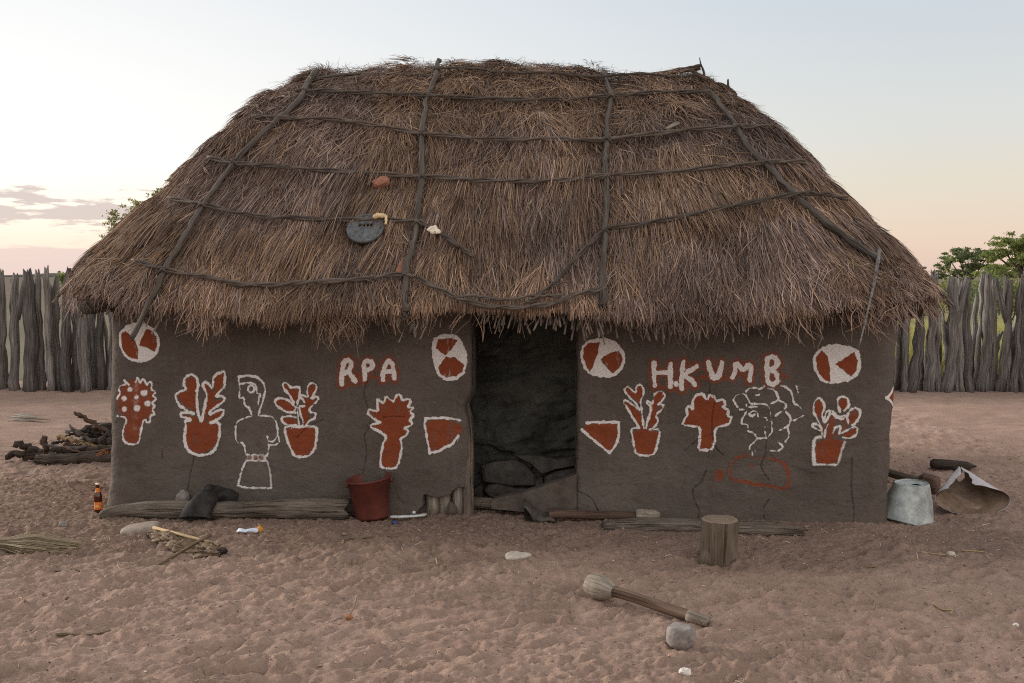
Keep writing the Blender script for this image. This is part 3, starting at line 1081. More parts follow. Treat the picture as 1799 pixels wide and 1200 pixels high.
m.line([(178, 590), (188, 550), (205, 500), (207, 470), (180, 450), (192, 436), (218, 462), (220, 410), (240, 385), (270, 378), (290, 408), (267, 440), (240, 462), (277, 455), (274, 482), (230, 520), (247, 538), (242, 570), (210, 600)], 10)
m.done()

m = Motif('painted_tree', *C6, 'red tree with a rounded scalloped crown below the lettering')
tree_b = [(475, 715), (486, 650), (486, 590), (450, 580), (388, 576), (395, 542), (416, 520), (408, 480), (422, 462), (447, 490), (440, 440), (460, 405), (500, 393), (527, 437), (540, 398), (567, 410), (576, 437), (620, 428), (632, 460), (610, 470), (652, 488), (640, 520), (668, 530), (650, 570), (570, 592), (570, 650), (560, 700), (545, 712), (510, 716)]
m.fill(tree_b, 'r', 4).line(tree_b, 12, closed=True, soft=4, dust=.08)
m.done()

m = Motif('painted_woman', *C8, 'white outline drawing of a curly haired head')
for st, w in (([(300, 300), (262, 240), (285, 185), (372, 168), (420, 255)], 16), ([(385, 150), (410, 125), (480, 112), (515, 132), (565, 100)], 17),
              ([(385, 275), (395, 302), (490, 298)], 14), ([(440, 268), (570, 270), (612, 310), (622, 400), (632, 500), (632, 540), (600, 575)], 12),
              ([(320, 325), (365, 326)], 11), ([(390, 342), (352, 410), (340, 462), (400, 465), (402, 495)], 12), ([(405, 528), (450, 545), (485, 580), (490, 602), (575, 595)], 13),
              ([(485, 605), (450, 645), (412, 670), (415, 700)], 10), ([(440, 705), (443, 770)], 9), ([(465, 700), (470, 725)], 9),
              ([(595, 120), (650, 135), (685, 180), (695, 235), (620, 268)], 15), ([(695, 235), (755, 262), (770, 310), (665, 382)], 15),
              ([(765, 345), (815, 400), (800, 480), (705, 525)], 17), ([(782, 500), (800, 570), (760, 628)], 13), ([(690, 635), (725, 660), (738, 690), (680, 722), (612, 715)], 13),
              ([(720, 95), (790, 120), (828, 180), (840, 260), (885, 285), (915, 318)], 14), ([(840, 432), (930, 382)], 14), ([(868, 100), (880, 160)], 13),
              ([(410, 370), (450, 335), (490, 345), (500, 390)], 8), ([(430, 380), (450, 388), (465, 372)], 22), ([(552, 490), (562, 530), (575, 590)], 9), ([(560, 488), (600, 490)], 9),
              ([(540, 400), (570, 395), (585, 430)], 6), ([(478, 185), (490, 195), (510, 180)], 6)):
    m.line(st, w, soft=5, amt=.92)
m.done()

m = Motif('painted_loop', *C8, 'smudged red outline below the drawn woman')
loop = [(240, 985), (228, 930), (235, 840), (300, 785), (390, 765)]
m.line(loop, 30, 'r', soft=14, amt=.8)
m.line([(390, 765), (480, 785), (640, 795), (740, 825)], 20, 'r', soft=14, amt=.5)
m.line([(640, 795), (740, 830), (785, 900), (795, 1000), (785, 1075), (680, 1080), (600, 1050), (480, 1045), (380, 1010), (300, 1005), (240, 985)], 34, 'r', soft=15, amt=.85)
m.fill([(75, 930), (120, 895), (165, 920), (165, 980), (115, 1010), (75, 985)], 'r', 16, .9)
m.fill([(418, 845), (445, 838), (460, 870), (435, 885)], 'r', 16, .7)
m.done()

m = Motif('painted_pot_plant', *C7, 'red pot plant with a ring shaped leaf near the right corner')
m.fill([(165, 640), (305, 640), (292, 690), (272, 758), (170, 762), (160, 720)], 'r', 7)
m.fill([(160, 455), (172, 428), (192, 450), (192, 480), (178, 525), (162, 495)])
m.fill([(284, 455), (290, 425), (312, 418), (324, 440), (318, 470), (300, 482)])
m.fill([(338, 550), (345, 500), (370, 475), (380, 492), (372, 530), (352, 556)], 'r', 5, .9)
m.fill([(300, 615), (345, 592), (372, 580), (362, 605), (330, 622)])
m.line([(250, 530), (235, 580), (235, 645)], 40, 'r', soft=18, amt=.8)
m.line([(300, 540), (330, 520), (325, 560), (270, 610)], 20, 'r', soft=14, amt=.7)
m.line([(198, 560), (196, 635)], 12, 'r', soft=8, amt=.8)
m.line([(185, 622), (152, 632), (145, 700), (150, 765)], 16, dust=.3)
m.line([(150, 768), (265, 770)], 7, soft=7, amt=.8, dust=.22)
m.line([(312, 650), (295, 700), (275, 765)], 9, soft=8, amt=.6, dust=.25)
m.line([(192, 612), (185, 570), (162, 520), (144, 480), (150, 440), (175, 413), (202, 440), (207, 470), (190, 510), (202, 535)], 10)
m.line([(200, 540), (215, 490), (237, 482), (230, 512), (208, 545)], 10)
m.line([(182, 590), (145, 572), (138, 552), (165, 555), (190, 578)], 9)
m.line([(205, 635), (208, 590), (225, 555)], 8)
m.line([(288, 490), (276, 460), (275, 425), (300, 408), (332, 422), (335, 460), (310, 485)], 10)
m.line([(250, 488), (278, 522), (322, 508), (300, 532), (262, 520), (250, 500)], 9)
m.line([(330, 552), (322, 512), (345, 478), (375, 468), (394, 490), (390, 522), (366, 556), (345, 566)], 11)
m.line([(300, 602), (320, 590), (358, 568), (382, 575), (376, 610), (345, 632), (300, 626)], 10)
m.line([(250, 602), (262, 572), (292, 565), (282, 605)], 9)
m.done()

# side wall paint that wraps round the two corners
ms = Motif('painted_wedge', 0, 0, 1, 'red wedge wrapping the right corner')
ua = HL - RC + .10
zc = on_wall(1560, 700)[1]
dd = np.where((U1 > ua) & (np.abs(Z1 - zc) < .13 * np.clip((U1 - ua) / .22, 0, 1)), 1.0, 0)
band = np.where((U1 > ua - .015) & (np.abs(np.abs(Z1 - zc) - .13 * np.clip((U1 - ua) / .22, 0, 1)) < .012) & (U1 < ua + .25), 1.0, 0)
ms.r, ms.w = dd * (1 - band), band * .9
ms.done()
ms = Motif('painted_strip', 0, 0, 1, 'orange strip wrapping the left corner')
ua = -(HL - RC + .235)
zm = (Z1 > on_wall(190, 880)[1] + .02) & (Z1 < on_wall(190, 735)[1])
edge = ua + .01 * noise2(Z1 * 9, 0 * Z1, 5)
ms.r = np.where(zm & (U1 < edge - .02), 1.0, 0)
ms.w = np.where(zm & (np.abs(U1 - edge) < .016), .95, 0)
ms.done()

# cracks: real grooves
crk = np.zeros(len(U1))


def crack(C, pts, w=.0045, dep=.03):
    P = [on_wall(C[0] + x / C[2], C[1] + y / C[2]) for x, y in curve_pts([(a, b_, 0) for a, b_ in pts], 5)[:, :2]]
    A = np.array(P)
    mk = np.nonzero((PXw > A[:, 0].min() - .03) & (PXw < A[:, 0].max() + .03) & (PZw > A[:, 1].min() - .03) & (PZw < A[:, 1].max() + .03) & (NY < -.3))[0]
    d = seg_dist(P, mk) + .0025 * noise2(PXw[mk] * 60, PZw[mk] * 60, 33)
    v = dep * .5 * np.clip(1 - np.abs(d) / (w * 1.05), 0, 1)
    crk[mk] = np.maximum(crk[mk], v)


crack(C3, [(532, 805), (528, 850), (515, 900), (508, 950), (498, 1015)])
crack(C4, [(587, 362), (563, 430), (575, 490), (602, 580), (590, 640), (566, 690), (578, 770), (572, 840), (556, 915)], .0055)
crack(C4, [(675, 580), (720, 575), (800, 575)], .004)
crack(C6, [(545, 345), (540, 390), (570, 430), (555, 520), (556, 640), (580, 710), (620, 747)], .0048)
crack(C6, [(555, 625), (500, 645), (468, 660), (400, 720)], .004)
crack(C6, [(520, 835), (490, 905), (447, 940), (450, 1000), (480, 1060), (474, 1105)], .0065)
crack(C6, [(862, 660), (855, 740), (832, 800), (850, 850), (880, 890)], .0048)
crack(C6, [(880, 1000), (848, 1050), (852, 1110)], .004)
crack(C7, [(350, 735), (345, 900), (355, 1000), (350, 1092)], .0055)
crack(C3, [(345, 780), (350, 830)], .004)
crack(C4, [(170, 700), (230, 640), (330, 590)], .0038)
crack(C5, [(640, 972), (690, 990), (725, 1020), (752, 1075)], .0055)
disp = disp - crk
# broken plaster left of the door post
hole = [on_wall(C4[0] + x / C4[2], C4[1] + y / C4[2]) for x, y in ((868, 1160), (880, 1120), (905, 1095), (920, 1035), (1000, 1042), (1075, 1035), (1095, 1000), (1130, 985), (1180, 985), (1200, 1180))]
hb = np.array(hole)
mk = np.nonzero((PXw > hb[:, 0].min() - .05) & (PXw < hb[:, 0].max() + .05) & (PZw < hb[:, 1].max() + .05) & (NY < -.5))[0]
dh = seg_dist(hole, mk, True)
sdh = np.where(inside(hole, mk), -dh, dh) + .008 * noise2(PXw[mk] * 30, PZw[mk] * 30, 3)
disp[mk] -= .10 * sstep(sdh, .004, -.008)

# doorway edges (ragged), then front wall faces
zl = Z1
dl = DOOR_L0 + .018 * sstep(zl, .95, .75) * -1 + .03 * np.exp(-((zl - .80) / .07) ** 2) * -1 + .004 * noise2(zl * 9, 0 * zl, 7)
dr = DOOR_R0 + .004 * noise2(zl * 9, 0 * zl + 5, 8) - .008 * sstep(zl, .7, .2)
NXv, NYv = NX, NY
VX = WX + NX * disp
VY = WY + NY * disp
# pull grid columns next to the opening onto its ragged edge and round it into the jamb
inside_door = (VX > dl) & (VX < dr) & (WY < .01)
edge_d = np.minimum(np.abs(VX - dl), np.abs(VX - dr))
round_ = np.where(~inside_door & (WY < .01), .025 * np.exp(-(edge_d / .022) ** 1.5), 0)
VY = VY + round_
wv_ = np.stack([VX, VY, Z1], 1)
ii = (np.arange(nz_ - 1)[:, None] * nu_ + np.arange(nu_ - 1)[None]).ravel()
wq = np.stack([ii, ii + 1, ii + nu_ + 1, ii + nu_], 1)
keep = ~(inside_door[wq].sum(1) >= 4)
wq = wq[keep]
wall = np_mesh('wall', wv_, wq, 'wall', hut, attrs={'red': ('FLOAT', red), 'white': ('FLOAT', white)})

# each painted motif is a sub-part: the limewash skin lies 1.5 mm proud of the plaster
for name, a, lab in motif_of:
    fm = a[wq].mean(1) > .14
    if fm.sum() < 10:
        continue
    fq = wq[fm]
    used, inv = np.unique(fq, return_inverse=True)
    pv = wv_[used] + np.stack([NX[used], NY[used], 0 * NX[used]], 1) * .0015
    o = np_mesh(name, pv, inv.reshape(fq.shape), 'wall', wall, attrs={'red': ('FLOAT', red[used]), 'white': ('FLOAT', white[used])})
    o['label'] = lab

# rest of the shell: sides, back, jambs, inner room
mb = MB()
sx0, sx1 = HL, HL
side_y = RC + .5 - .01


def slab(mb_, pts_out, pts_in, z0, z1, nz=6):
    """wall strip between an outer and an inner line"""
    n = len(pts_out)
    V, f = [], []
    for k in range(nz + 1):
        z = z0 + (z1 - z0) * k / nz
        for p in pts_out:
            V.append((p[0] + math.copysign(.05, p[0]) * 0, p[1], z))
        for p in pts_in:
            V.append((p[0], p[1], z))
    st = 2 * n
    for k in range(nz):
        for i in range(n - 1):
            a = k * st + i
            f.append((a, a + 1, a + 1 + st, a + st))
            a2 = k * st + n + i
            f.append((a2 + 1, a2, a2 + st, a2 + 1 + st))
        for a, b_ in ((k * st, k * st + n), (k * st + n + n - 1, k * st + n - 1)):
            f.append((a, a + st, b_ + st, b_))
    top = nz * st
    for i in range(n - 1):
        f.append((top + i, top + i + 1, top + n + i + 1, top + n + i))
    mb_.add(V, f)


outer = [(-HL - .045, RC + .45), (-HL - .03, 1.2), (-HL - .03, DEPTH - .3), (-HL + .25, DEPTH)] + [(HL - .25, DEPTH), (HL + .06, DEPTH - .3), (HL + .06, 1.2), (HL + .045, RC + .45)]
inner = [(-HL + .17, RC + .45), (-HL + .17, 1.2), (-HL + .17, DEPTH - .35), (-HL + .35, DEPTH - .2)] + [(HL - .35, DEPTH - .2), (HL - .17, DEPTH - .35), (HL - .17, 1.2), (HL - .17, RC + .45)]
slab(mb, outer, inner, -.05, 1.72)
mb.build('rear_wall', 'mud', hut)
mb = MB()
# inner skin behind the front plaster and the two jamb faces of the doorway
zz_ = np.linspace(-.05, 1.6, 40)
for sgn, xe in ((-1, DOOR_L0), (1, DOOR_R0)):
    V, f = [], []
    for z in zz_:
        if sgn < 0:
            e = DOOR_L0 - .018 * float(sstep(np.array(z), .95, .75)) - .03 * math.exp(-((z - .80) / .07) ** 2)
        else:
            e = DOOR_R0 - .008 * float(sstep(np.array(z), .7, .2))
        w_ = .006 * float(noise2(z * 6, 1.5 * sgn, 4))
        V += [(e + sgn * .004, .012, z), (e + w_, .05, z), (e + w_ - sgn * .004, .12, z), (e + w_, .20, z), (e + sgn * .3, .21, z), (sgn * (HL - .16), .20, z)]
    for k in range(len(zz_) - 1):
        for j in range(5):
            a = k * 6 + j
            f.append((a, a + 1, a + 7, a + 6) if sgn > 0 else (a + 1, a, a + 6, a + 7))
    mb.add(V, f)
mb.build('door_jamb', 'mud', hut)

# inner partition seen through the doorway, in a darker mud tone, its plaster broken at the foot
ipx = np.arange(DOOR_L0 - 1.0, DOOR_R0 + 1.0, .012)
ipz = np.arange(-.05, 1.75, .012)
IX, IZ = np.meshgrid(ipx, ipz)
ixf, izf = IX.ravel(), IZ.ravel()
IY = .62 - .05 * fbm2(ixf * 2.2 + izf, izf * 7 - ixf * 2, 4, 201) - .014 * fbm2(ixf * 14, izf * 14, 3, 205)
brk = [(-.9, .40), (-.35, .42), (-.12, .33), (-.02, .22), (.1, .36), (.6, .42), (.9, .4), (.9, -.1), (-.9, -.1)]
brk = [(x + (DOOR_L0 + DOOR_R0) / 2, z) for x, z in brk]
PXw_, PZw_ = PXw, PZw
PXw, PZw = ixf, izf
allm = np.arange(len(ixf))
db = np.where(inside(brk, allm), -1, 1) * seg_dist(brk, allm, True) + .012 * noise2(ixf * 14, izf * 14, 9)
IY = IY + .05 * sstep(db, .006, -.012)
PXw, PZw = PXw_, PZw_
n_ = len(ipx)
ii = (np.arange(len(ipz) - 1)[:, None] * n_ + np.arange(n_ - 1)[None]).ravel()
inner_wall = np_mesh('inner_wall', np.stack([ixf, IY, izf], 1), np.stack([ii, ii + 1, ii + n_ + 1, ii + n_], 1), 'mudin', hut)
M['slab'] = plain_mat('exposed_wall_stone', (.045, .039, .034), (.12, .112, .10), 8, .9, .014, 22)
for slab_px in ([(846, 818), (868, 811), (905, 808), (925, 818), (941, 836), (942, 854), (922, 853), (899, 854), (850, 846)],
                [(850, 862), (858, 852), (875, 850), (905, 857), (938, 859), (936, 870), (905, 873), (860, 873)],
                [(956, 838), (975, 829), (1012, 822), (1014, 838), (985, 846), (957, 857)],
                [(942, 842), (954, 839), (955, 856), (940, 862)],
                [(832, 858), (847, 850), (848, 874), (832, 876)],
                [(905, 800), (940, 798), (980, 806), (1010, 800), (1012, 818), (975, 825), (952, 834), (928, 812)]):
    mb = MB()
    P = [on_wall(x, y, .60) for x, y in slab_px]
    n = len(P)
    c_ = np.mean(P, 0)
    V = [(x, .66, z) for x, z in P] + [(x, .592, z) for x, z in P] + [(c_[0] + (x - c_[0]) * .9, .574 + .006 * math.sin(9 * x + 5 * z), c_[1] + (z - c_[1]) * .86) for x, z in P] + [(c_[0], .572, c_[1])]
    f = [(k * n + i_, k * n + (i_ + 1) % n, (k + 1) * n + (i_ + 1) % n, (k + 1) * n + i_) for k in range(2) for i_ in range(n)]
    f += [(2 * n + i_, 2 * n + (i_ + 1) % n, 3 * n) for i_ in range(n)]
    mb.add(V, f).build('wall_stone', 'slab', inner_wall, smooth=False)

# threshold curb, threshold log, door post, exposed wall stakes
mb = MB()
tp = [on_wall(x, y) for x, y in ((864, 893), (864, 882), (880, 876), (910, 871), (945, 860), (980, 848), (1013, 836), (1013, 897), (940, 900))]
n = len(tp)
V = []
for yy, gr in ((-.02, 0), (.0, .012), (.10, .012), (.14, 0)):
    for (x, z) in tp:
        V.append((x, yy, z + (gr if z > .06 else 0)))
f = []
for k in range(3):
    for i in range(n):
        j = (i + 1) % n
        f.append((k * n + i, k * n + j, (k + 1) * n + j, (k + 1) * n + i))
f.append(list(range(n))[::-1])
f.append([3 * n + i for i in range(n)])
mb.add(V, f)
mb.build('threshold_curb', 'mud', hut, smooth=False)
x0, z0 = on_wall(828, 884)
x1, z1 = on_wall(905, 886)
MB().tube(curve_pts([(x0 - .1, .16, .05), (x0 + .1, .15, .055), (x1 + .15, .16, .045)], 5), .042, 10, .15, seed=3).build('threshold_log', 'log', hut)
xa = on_wall(828, 893)[0]
MB().tube(curve_pts([(xa - .02, .03, -.08), (xa - .025, .025, .25), (xa - .02, .03, .55), (xa - .04, .05, .85)], 5), [.042, .042, .041, .04, .039, .037, .036, .035, .034, .033, .03, .028, .026, .024, .02, .016], 12, .08, seed=8).build('door_post', 'log', hut)
for px, wd, top in ((757, .050, 873), (779, .045, 872), (803, .047, 858)):
    x, z = on_wall(px, top)
    MB().tube([(x, .075, -.05), (x + .003, .072, z * .5), (x - .004, .075, z + .06)], [wd * 1.1, wd, wd * .95], 10, .15, 20, seed=int(px)).build('wall_stake', 'palehead', hut)
x, z = on_wall(792, 890)
MB().blob((x, .02, .025), (.045, .04, .05), .3, 1.8, 4).build('plaster_lump', 'mud', hut)

# ------------------------------------------------------------------ roof
RA, RB, RHL = 3.31, DEPTH / 2 + .40, 1.60
RZ0, RH = 1.53, 2.05
RCX, RCY = .0, DEPTH / 2
SEG = np.array([0, .26, .33, .43, .50, .76, .83, .93, 1.0])


def roof(s, q_):
    s = np.mod(np.asarray(s, float), 1.0)
    q_ = np.asarray(q_, float)
    s, q_ = np.broadcast_arrays(s, q_)
    a = RHL + (RA - RHL) * q_
    b_ = .07 + (RB - .07) * q_
    r = np.minimum(.06 + 1.0 * q_, b_ * .97)
    X_ = np.zeros_like(s)
    Y_ = np.zeros_like(s)
    for k in range(8):
        m_ = (s >= SEG[k]) & (s < SEG[k + 1])
        t = (s[m_] - SEG[k]) / (SEG[k + 1] - SEG[k])
        A, B_, R_ = a[m_], b_[m_], r[m_]
        th = t * np.pi / 2
        if k == 0:
            x, y = -(A - R_) + 2 * (A - R_) * t, -B_
        elif k == 1:
            x, y = A - R_ + R_ * np.sin(th), -B_ + R_ * (1 - np.cos(th))
        elif k == 2:
            x, y = A, -(B_ - R_) + 2 * (B_ - R_) * t
        elif k == 3:
            x, y = A - R_ + R_ * np.cos(th), B_ - R_ + R_ * np.sin(th)
        elif k == 4:
            x, y = (A - R_) - 2 * (A - R_) * t, B_
        elif k == 5:
            x, y = -(A - R_) - R_ * np.sin(th), B_ - R_ * (1 - np.cos(th))
        elif k == 6:
            x, y = -A, (B_ - R_) - 2 * (B_ - R_) * t
        else:
            x, y = -(A - R_) - R_ * np.cos(th), -(B_ - R_) - R_ * np.sin(th)
        X_[m_], Y_[m_] = x, y
    endn = sstep(np.abs(X_), 2.1, 3.15)
    z = RZ0 + RH * (1 - q_ ** 1.30) + .09 * endn * sstep(q_, .55, 1.0) - .13 * sstep(X_, .1, 1.5) * np.clip(1 - q_, 0, 1)
    z = z + .03 * noise2(X_ * .9, Y_ * .9, 301) + .035 * sstep(q_, .3, 0) * noise2(X_ * 2.1, Y_ * 1.3, 305)
    return np.stack([X_ + RCX, Y_ + RCY, z], -1)


def frame(s, q_):
    e = 1e-3
    q0, q1 = np.maximum(q_ - 4 * e, 0.0), q_ + 4 * e
    D = roof(s, q1) - roof(s, q0)
    T = roof(s + e, np.maximum(q_, .02)) - roof(s - e, np.maximum(q_, .02))
    D /= np.linalg.norm(D, axis=-1, keepdims=True) + 1e-9
    T /= np.linalg.norm(T, axis=-1, keepdims=True) + 1e-9
    N = np.cross(T, -D)
    N /= np.linalg.norm(N, axis=-1, keepdims=True) + 1e-9
    N *= np.sign(N[..., 2:3])
    return D, T, N


ns, nq = 240, 40
Sg, Qg = np.meshgrid(np.arange(ns) / ns, np.linspace(0, 1, nq))
top = roof(Sg.ravel(), Qg.ravel())
bot = top.copy()
cen = np.array([RCX, RCY])
hv = cen - bot[:, :2]
hv /= np.linalg.norm(hv, axis=1, keepdims=True) + 1e-9
bot[:, :2] += hv * .07
bot[:, 2] -= (.17 + .07 * sstep(np.abs(top[:, 0]), 2.4, 3.1)) * (.22 + .50 * sstep(np.abs(top[:, 0]), 2.3, 3.0) + (.78 - .50 * sstep(np.abs(top[:, 0]), 2.3, 3.0)) * sstep(Qg.ravel(), 1.0, .84))
V = np.vstack([top, bot])
f = []
for k in range(nq - 1):
    for i in range(ns):
        j = (i + 1) % ns
        a, b_, c_, d_ = k * ns + i, k * ns + j, (k + 1) * ns + j, (k + 1) * ns + i
        f.append((d_, c_, b_, a))
        o_ = ns * nq
        f.append((a + o_, b_ + o_, c_ + o_, d_ + o_))
k = nq - 1
for i in range(ns):
    j = (i + 1) % ns
    a, b_ = k * ns + i, k * ns + j
    f.append((a, a + ns * nq, b_ + ns * nq, b_))
roof_o = np_mesh('roof', V, f, 'thatchbase', hut)

LIFT = .068
_, _, Ng = frame(Sg.ravel(), Qg.ravel())
bv = top + Ng * LIFT
fl = []
for k in range(nq - 1):
    for i in range(ns):
        j = (i + 1) % ns
        fl.append((k * ns + i, k * ns + j, (k + 1) * ns + j, (k + 1) * ns + i))
roof_bvh = BVHTree.FromPolygons([Vector(v) for v in bv], fl)


def roof_hit(px, py):
    d = (HMI.to_3x3() @ ray(px, py)).normalized()
    h = roof_bvh.ray_cast(CAMH, d)
    if h[0] is None:
        return None, None
    n_ = h[1]
    if n_.z < 0:
        n_ = -n_
    return h[0], n_


def roof_path(pts, n=6, off=0.0):
    """a photo polyline laid onto the thatch (hut-local points)"""
    out, last = [], None
    PP = curve_pts([(x, y, 0) for x, y in pts], n)
    hits = [roof_hit(x, y) for x, y, _ in PP]
    good = [i for i, h in enumerate(hits) if h[0] is not None]
    for i, (x, y, _) in enumerate(PP):
        p, nn = hits[i]
        if p is None:
            g = min(good, key=lambda k: abs(k - i))
            d = HMI.to_3x3() @ ray(x, y)
            p = CAMH + d * ((hits[g][0].y - CAMH.y) / d.y)
            p = Vector(p)
            nn = hits[g][1]
        out.append(p + nn * off)
    return out


def smooth_path(P, it=2):
    P = np.array([tuple(p) for p in P])
    for _ in range(it):
        P[1:-1] = .25 * P[:-2] + .5 * P[1:-1] + .25 * P[2:]
    return P


POLES = [([(556, 128), (540, 152), (527, 178), (480, 222), (412, 290), (357, 366), (320, 430), (290, 480), (262, 540), (236, 585)], .030, .024),
         ([(771, 107), (768, 122), (766, 140), (752, 172), (748, 200), (741, 240), (742, 315), (736, 360), (733, 395), (726, 440), (714, 470), (712, 510), (715, 545), (712, 562)], .024, .030),
         ([(1062, 128), (1064, 145), (1073, 176), (1066, 215), (1066, 251), (1063, 285), (1066, 315), (1064, 400), (1060, 470), (1059, 540)], .022, .030),
         ([(1247, 165), (1268, 190), (1295, 228), (1310, 255), (1344, 291), (1375, 325), (1400, 350), (1440, 385), (1490, 425), (1545, 462)], .022, .030)]
VINES = [[(763, 127), (870, 131), (980, 138), (1063, 140), (1150, 138), (1225, 140)],
         [(520, 165), (560, 166), (640, 170), (749, 173), (860, 180), (962, 182), (1072, 175), (1160, 169), (1247, 167)],
         [(445, 210), (480, 212), (593, 216), (660, 226), (741, 240), (860, 250), (980, 251), (1066, 251), (1195, 236), (1295, 228), (1344, 230)],
         [(370, 283), (415, 292), (480, 297), (605, 308), (741, 315), (830, 322), (905, 325), (1000, 322), (1066, 315), (1200, 306), (1344, 291), (1409, 291)],
         [(300, 352), (357, 366), (450, 385), (560, 391), (650, 392), (735, 395), (762, 409), (800, 432), (832, 456)],
         [(1062, 410), (1160, 396), (1250, 378), (1340, 360), (1400, 349), (1440, 350), (1482, 359)],
         [(1062, 410), (1030, 440), (985, 490), (950, 525), (925, 540)],
         [(235, 462), (290, 478), (360, 492), (430, 505), (500, 505), (560, 500), (640, 496), (712, 487), (760, 508), (820, 535), (890, 546), (960, 542), (1010, 522), (1066, 512)],
         [(800, 527), (870, 530), (940, 528), (990, 520)]]
from mathutils.kdtree import KDTree
tie_pts = [p for vp in VINES[:7] + [pp for pp, _, _ in POLES] for p in roof_path(vp, 14)]
tie_kd = KDTree(len(tie_pts))
for i, p in enumerate(tie_pts):
    tie_kd.insert(p, i)
tie_kd.balance()


def pinch(P):
    """how tightly the ties hold the straw down at each point, 0..1"""
    d = np.array([tie_kd.find(p)[2] for p in P.tolist()])
    return np.exp(-(d / .085) ** 2)


# straw strands -------------------------------------------------
def strands(S, Q, L, lat, curl, lift, tip, wid, K=5, h0=None, droop=.0, seed=1, colors=None, twist=.8):
    r = np.random.default_rng(seed)
    n = len(S)
    D, T, N = frame(S, Q)
    P0 = roof(S, Q)
    ph = r.uniform(0, 6.28, n)
    fr = r.uniform(2.5, 6.0, n)
    pts = []
    dirv = D * np.cos(lat)[:, None] + T * np.sin(lat)[:, None]
    sidev = np.cross(N, dirv)
    if h0 is None:
        h0 = r.uniform(0, .045, n)
    for k in range(K):
        t = k / (K - 1)
        hh_ = h0 + lift * np.sin(t * np.pi) * .5 + tip * t * t
        cu = curl * L * (np.sin(ph + fr * t) - np.sin(ph))
        p = P0 + dirv * (L * t)[:, None] + N * hh_[:, None] + sidev * cu[:, None]
        if k:
            p[:, 2] -= droop * (t ** 2)
        pts.append(p)
    pts = np.stack(pts, 1)                        # n,K,3
    wd = wid[:, None] * np.array([.7, 1.0, 1.0, .8, .35])[None, :K] if K == 5 else wid[:, None] * np.linspace(1, .4, K)[None]
    tw = r.uniform(-twist, twist, n)
    wdir = sidev * np.cos(tw)[:, None] + N * np.sin(tw)[:, None]
    A = pts - wdir[:, None] * wd[..., None]
    B_ = pts + wdir[:, None] * wd[..., None]
    V = np.stack([A, B_], 2).reshape(-1, 3)
    base = (np.arange(n) * 2 * K)[:, None] + np.arange(K - 1)[None] * 2
    qd = np.stack([base, base + 1, base + 3, base + 2], -1).reshape(-1, 4)
    C = np.repeat(colors, 2 * K, axis=0)
    shade = np.tile(np.repeat(np.linspace(.92, 1.08, K), 2), n)
    C = np.concatenate([C * shade[:, None], np.ones((len(C), 1))], 1)
    return V, qd, C


def sample_roof(n, seed, back=.30):
    r = np.random.default_rng(seed)
    a_, b2 = 500, 90
    sg, qg = np.meshgrid((np.arange(a_) + .5) / a_, (np.arange(b2) + .5) / b2)
    sg, qg = sg.ravel(), qg.ravel()
    P00, P10, P01 = roof(sg, qg), roof(sg + 1 / a_, qg), roof(sg, qg + 1 / b2)
    ar = np.linalg.norm(np.cross(P10 - P00, P01 - P00), axis=1)
    wgt = ar * np.where(P00[:, 1] < RCY + .15, 1.0, back)
    idx = r.choice(len(sg), n, p=wgt / wgt.sum())
    return sg[idx] + r.uniform(-.5, .5, n) / a_, np.clip(qg[idx] + r.uniform(-.5, .5, n) / b2, 0.004, 1.0)


PAL = np.array([(.245, .180, .148), (.285, .200, .144), (.205, .152, .132), (.325, .218, .132), (.160, .108, .080), (.262, .208, .190), (.40, .305, .225)])


def straw_colors(P, n, seed):
    r = np.random.default_rng(seed)
    warm = 2.2 * fbm2(P[:, 0] * 1.5, P[:, 2] * 2.1, 3, 331) + .5 * fbm2(P[:, 0] * 6, P[:, 2] * 3, 2, 337)
    pr = np.stack([np.full(n, 1.2), .9 + 1.0 * np.clip(warm, -.6, 1.5), np.full(n, 1.0), .5 + 1.1 * np.clip(warm, -.4, 1.5), .5 + .4 * np.clip(-warm, 0, 1),
                   .8 - .9 * np.clip(warm, -1, .8), np.full(n, .22)], 1)
    pr = np.clip(pr, .02, None)
    pr /= pr.sum(1, keepdims=True)
    k_ = (pr.cumsum(1) < r.random(n)[:, None]).sum(1).clip(0, 6)
    c_ = PAL[k_] * np.array([1.04, .985, .94]) * (r.uniform(.38, 1.28, n) * (1.05 + .42 * np.clip(fbm2(P[:, 0] * 2.2, P[:, 2] * 2.4, 4, 341), -1, 1)))[:, None]
    return c_


VS, QS, CS = [], [], []
tot = 0


def push(V, qd, C):
    global tot
    VS.append(V)
    QS.append(qd + tot)
    CS.append(C)
    tot += len(V)


door_a, door_b = on_wall(790, 550)[0], on_wall(1008, 550)[0]
NST = 200000


def course(P, Q):
    """thatch lies in overlapping courses: the surface steps down at the butt of each one"""
    ph = Q * 6.2 + .9 * fbm2(P[:, 0] * 1.1, P[:, 1] * 1.1, 3, 441) + .12 * noise2(P[:, 0] * 14, P[:, 1] * 3, 443)
    return ph - np.floor(ph)


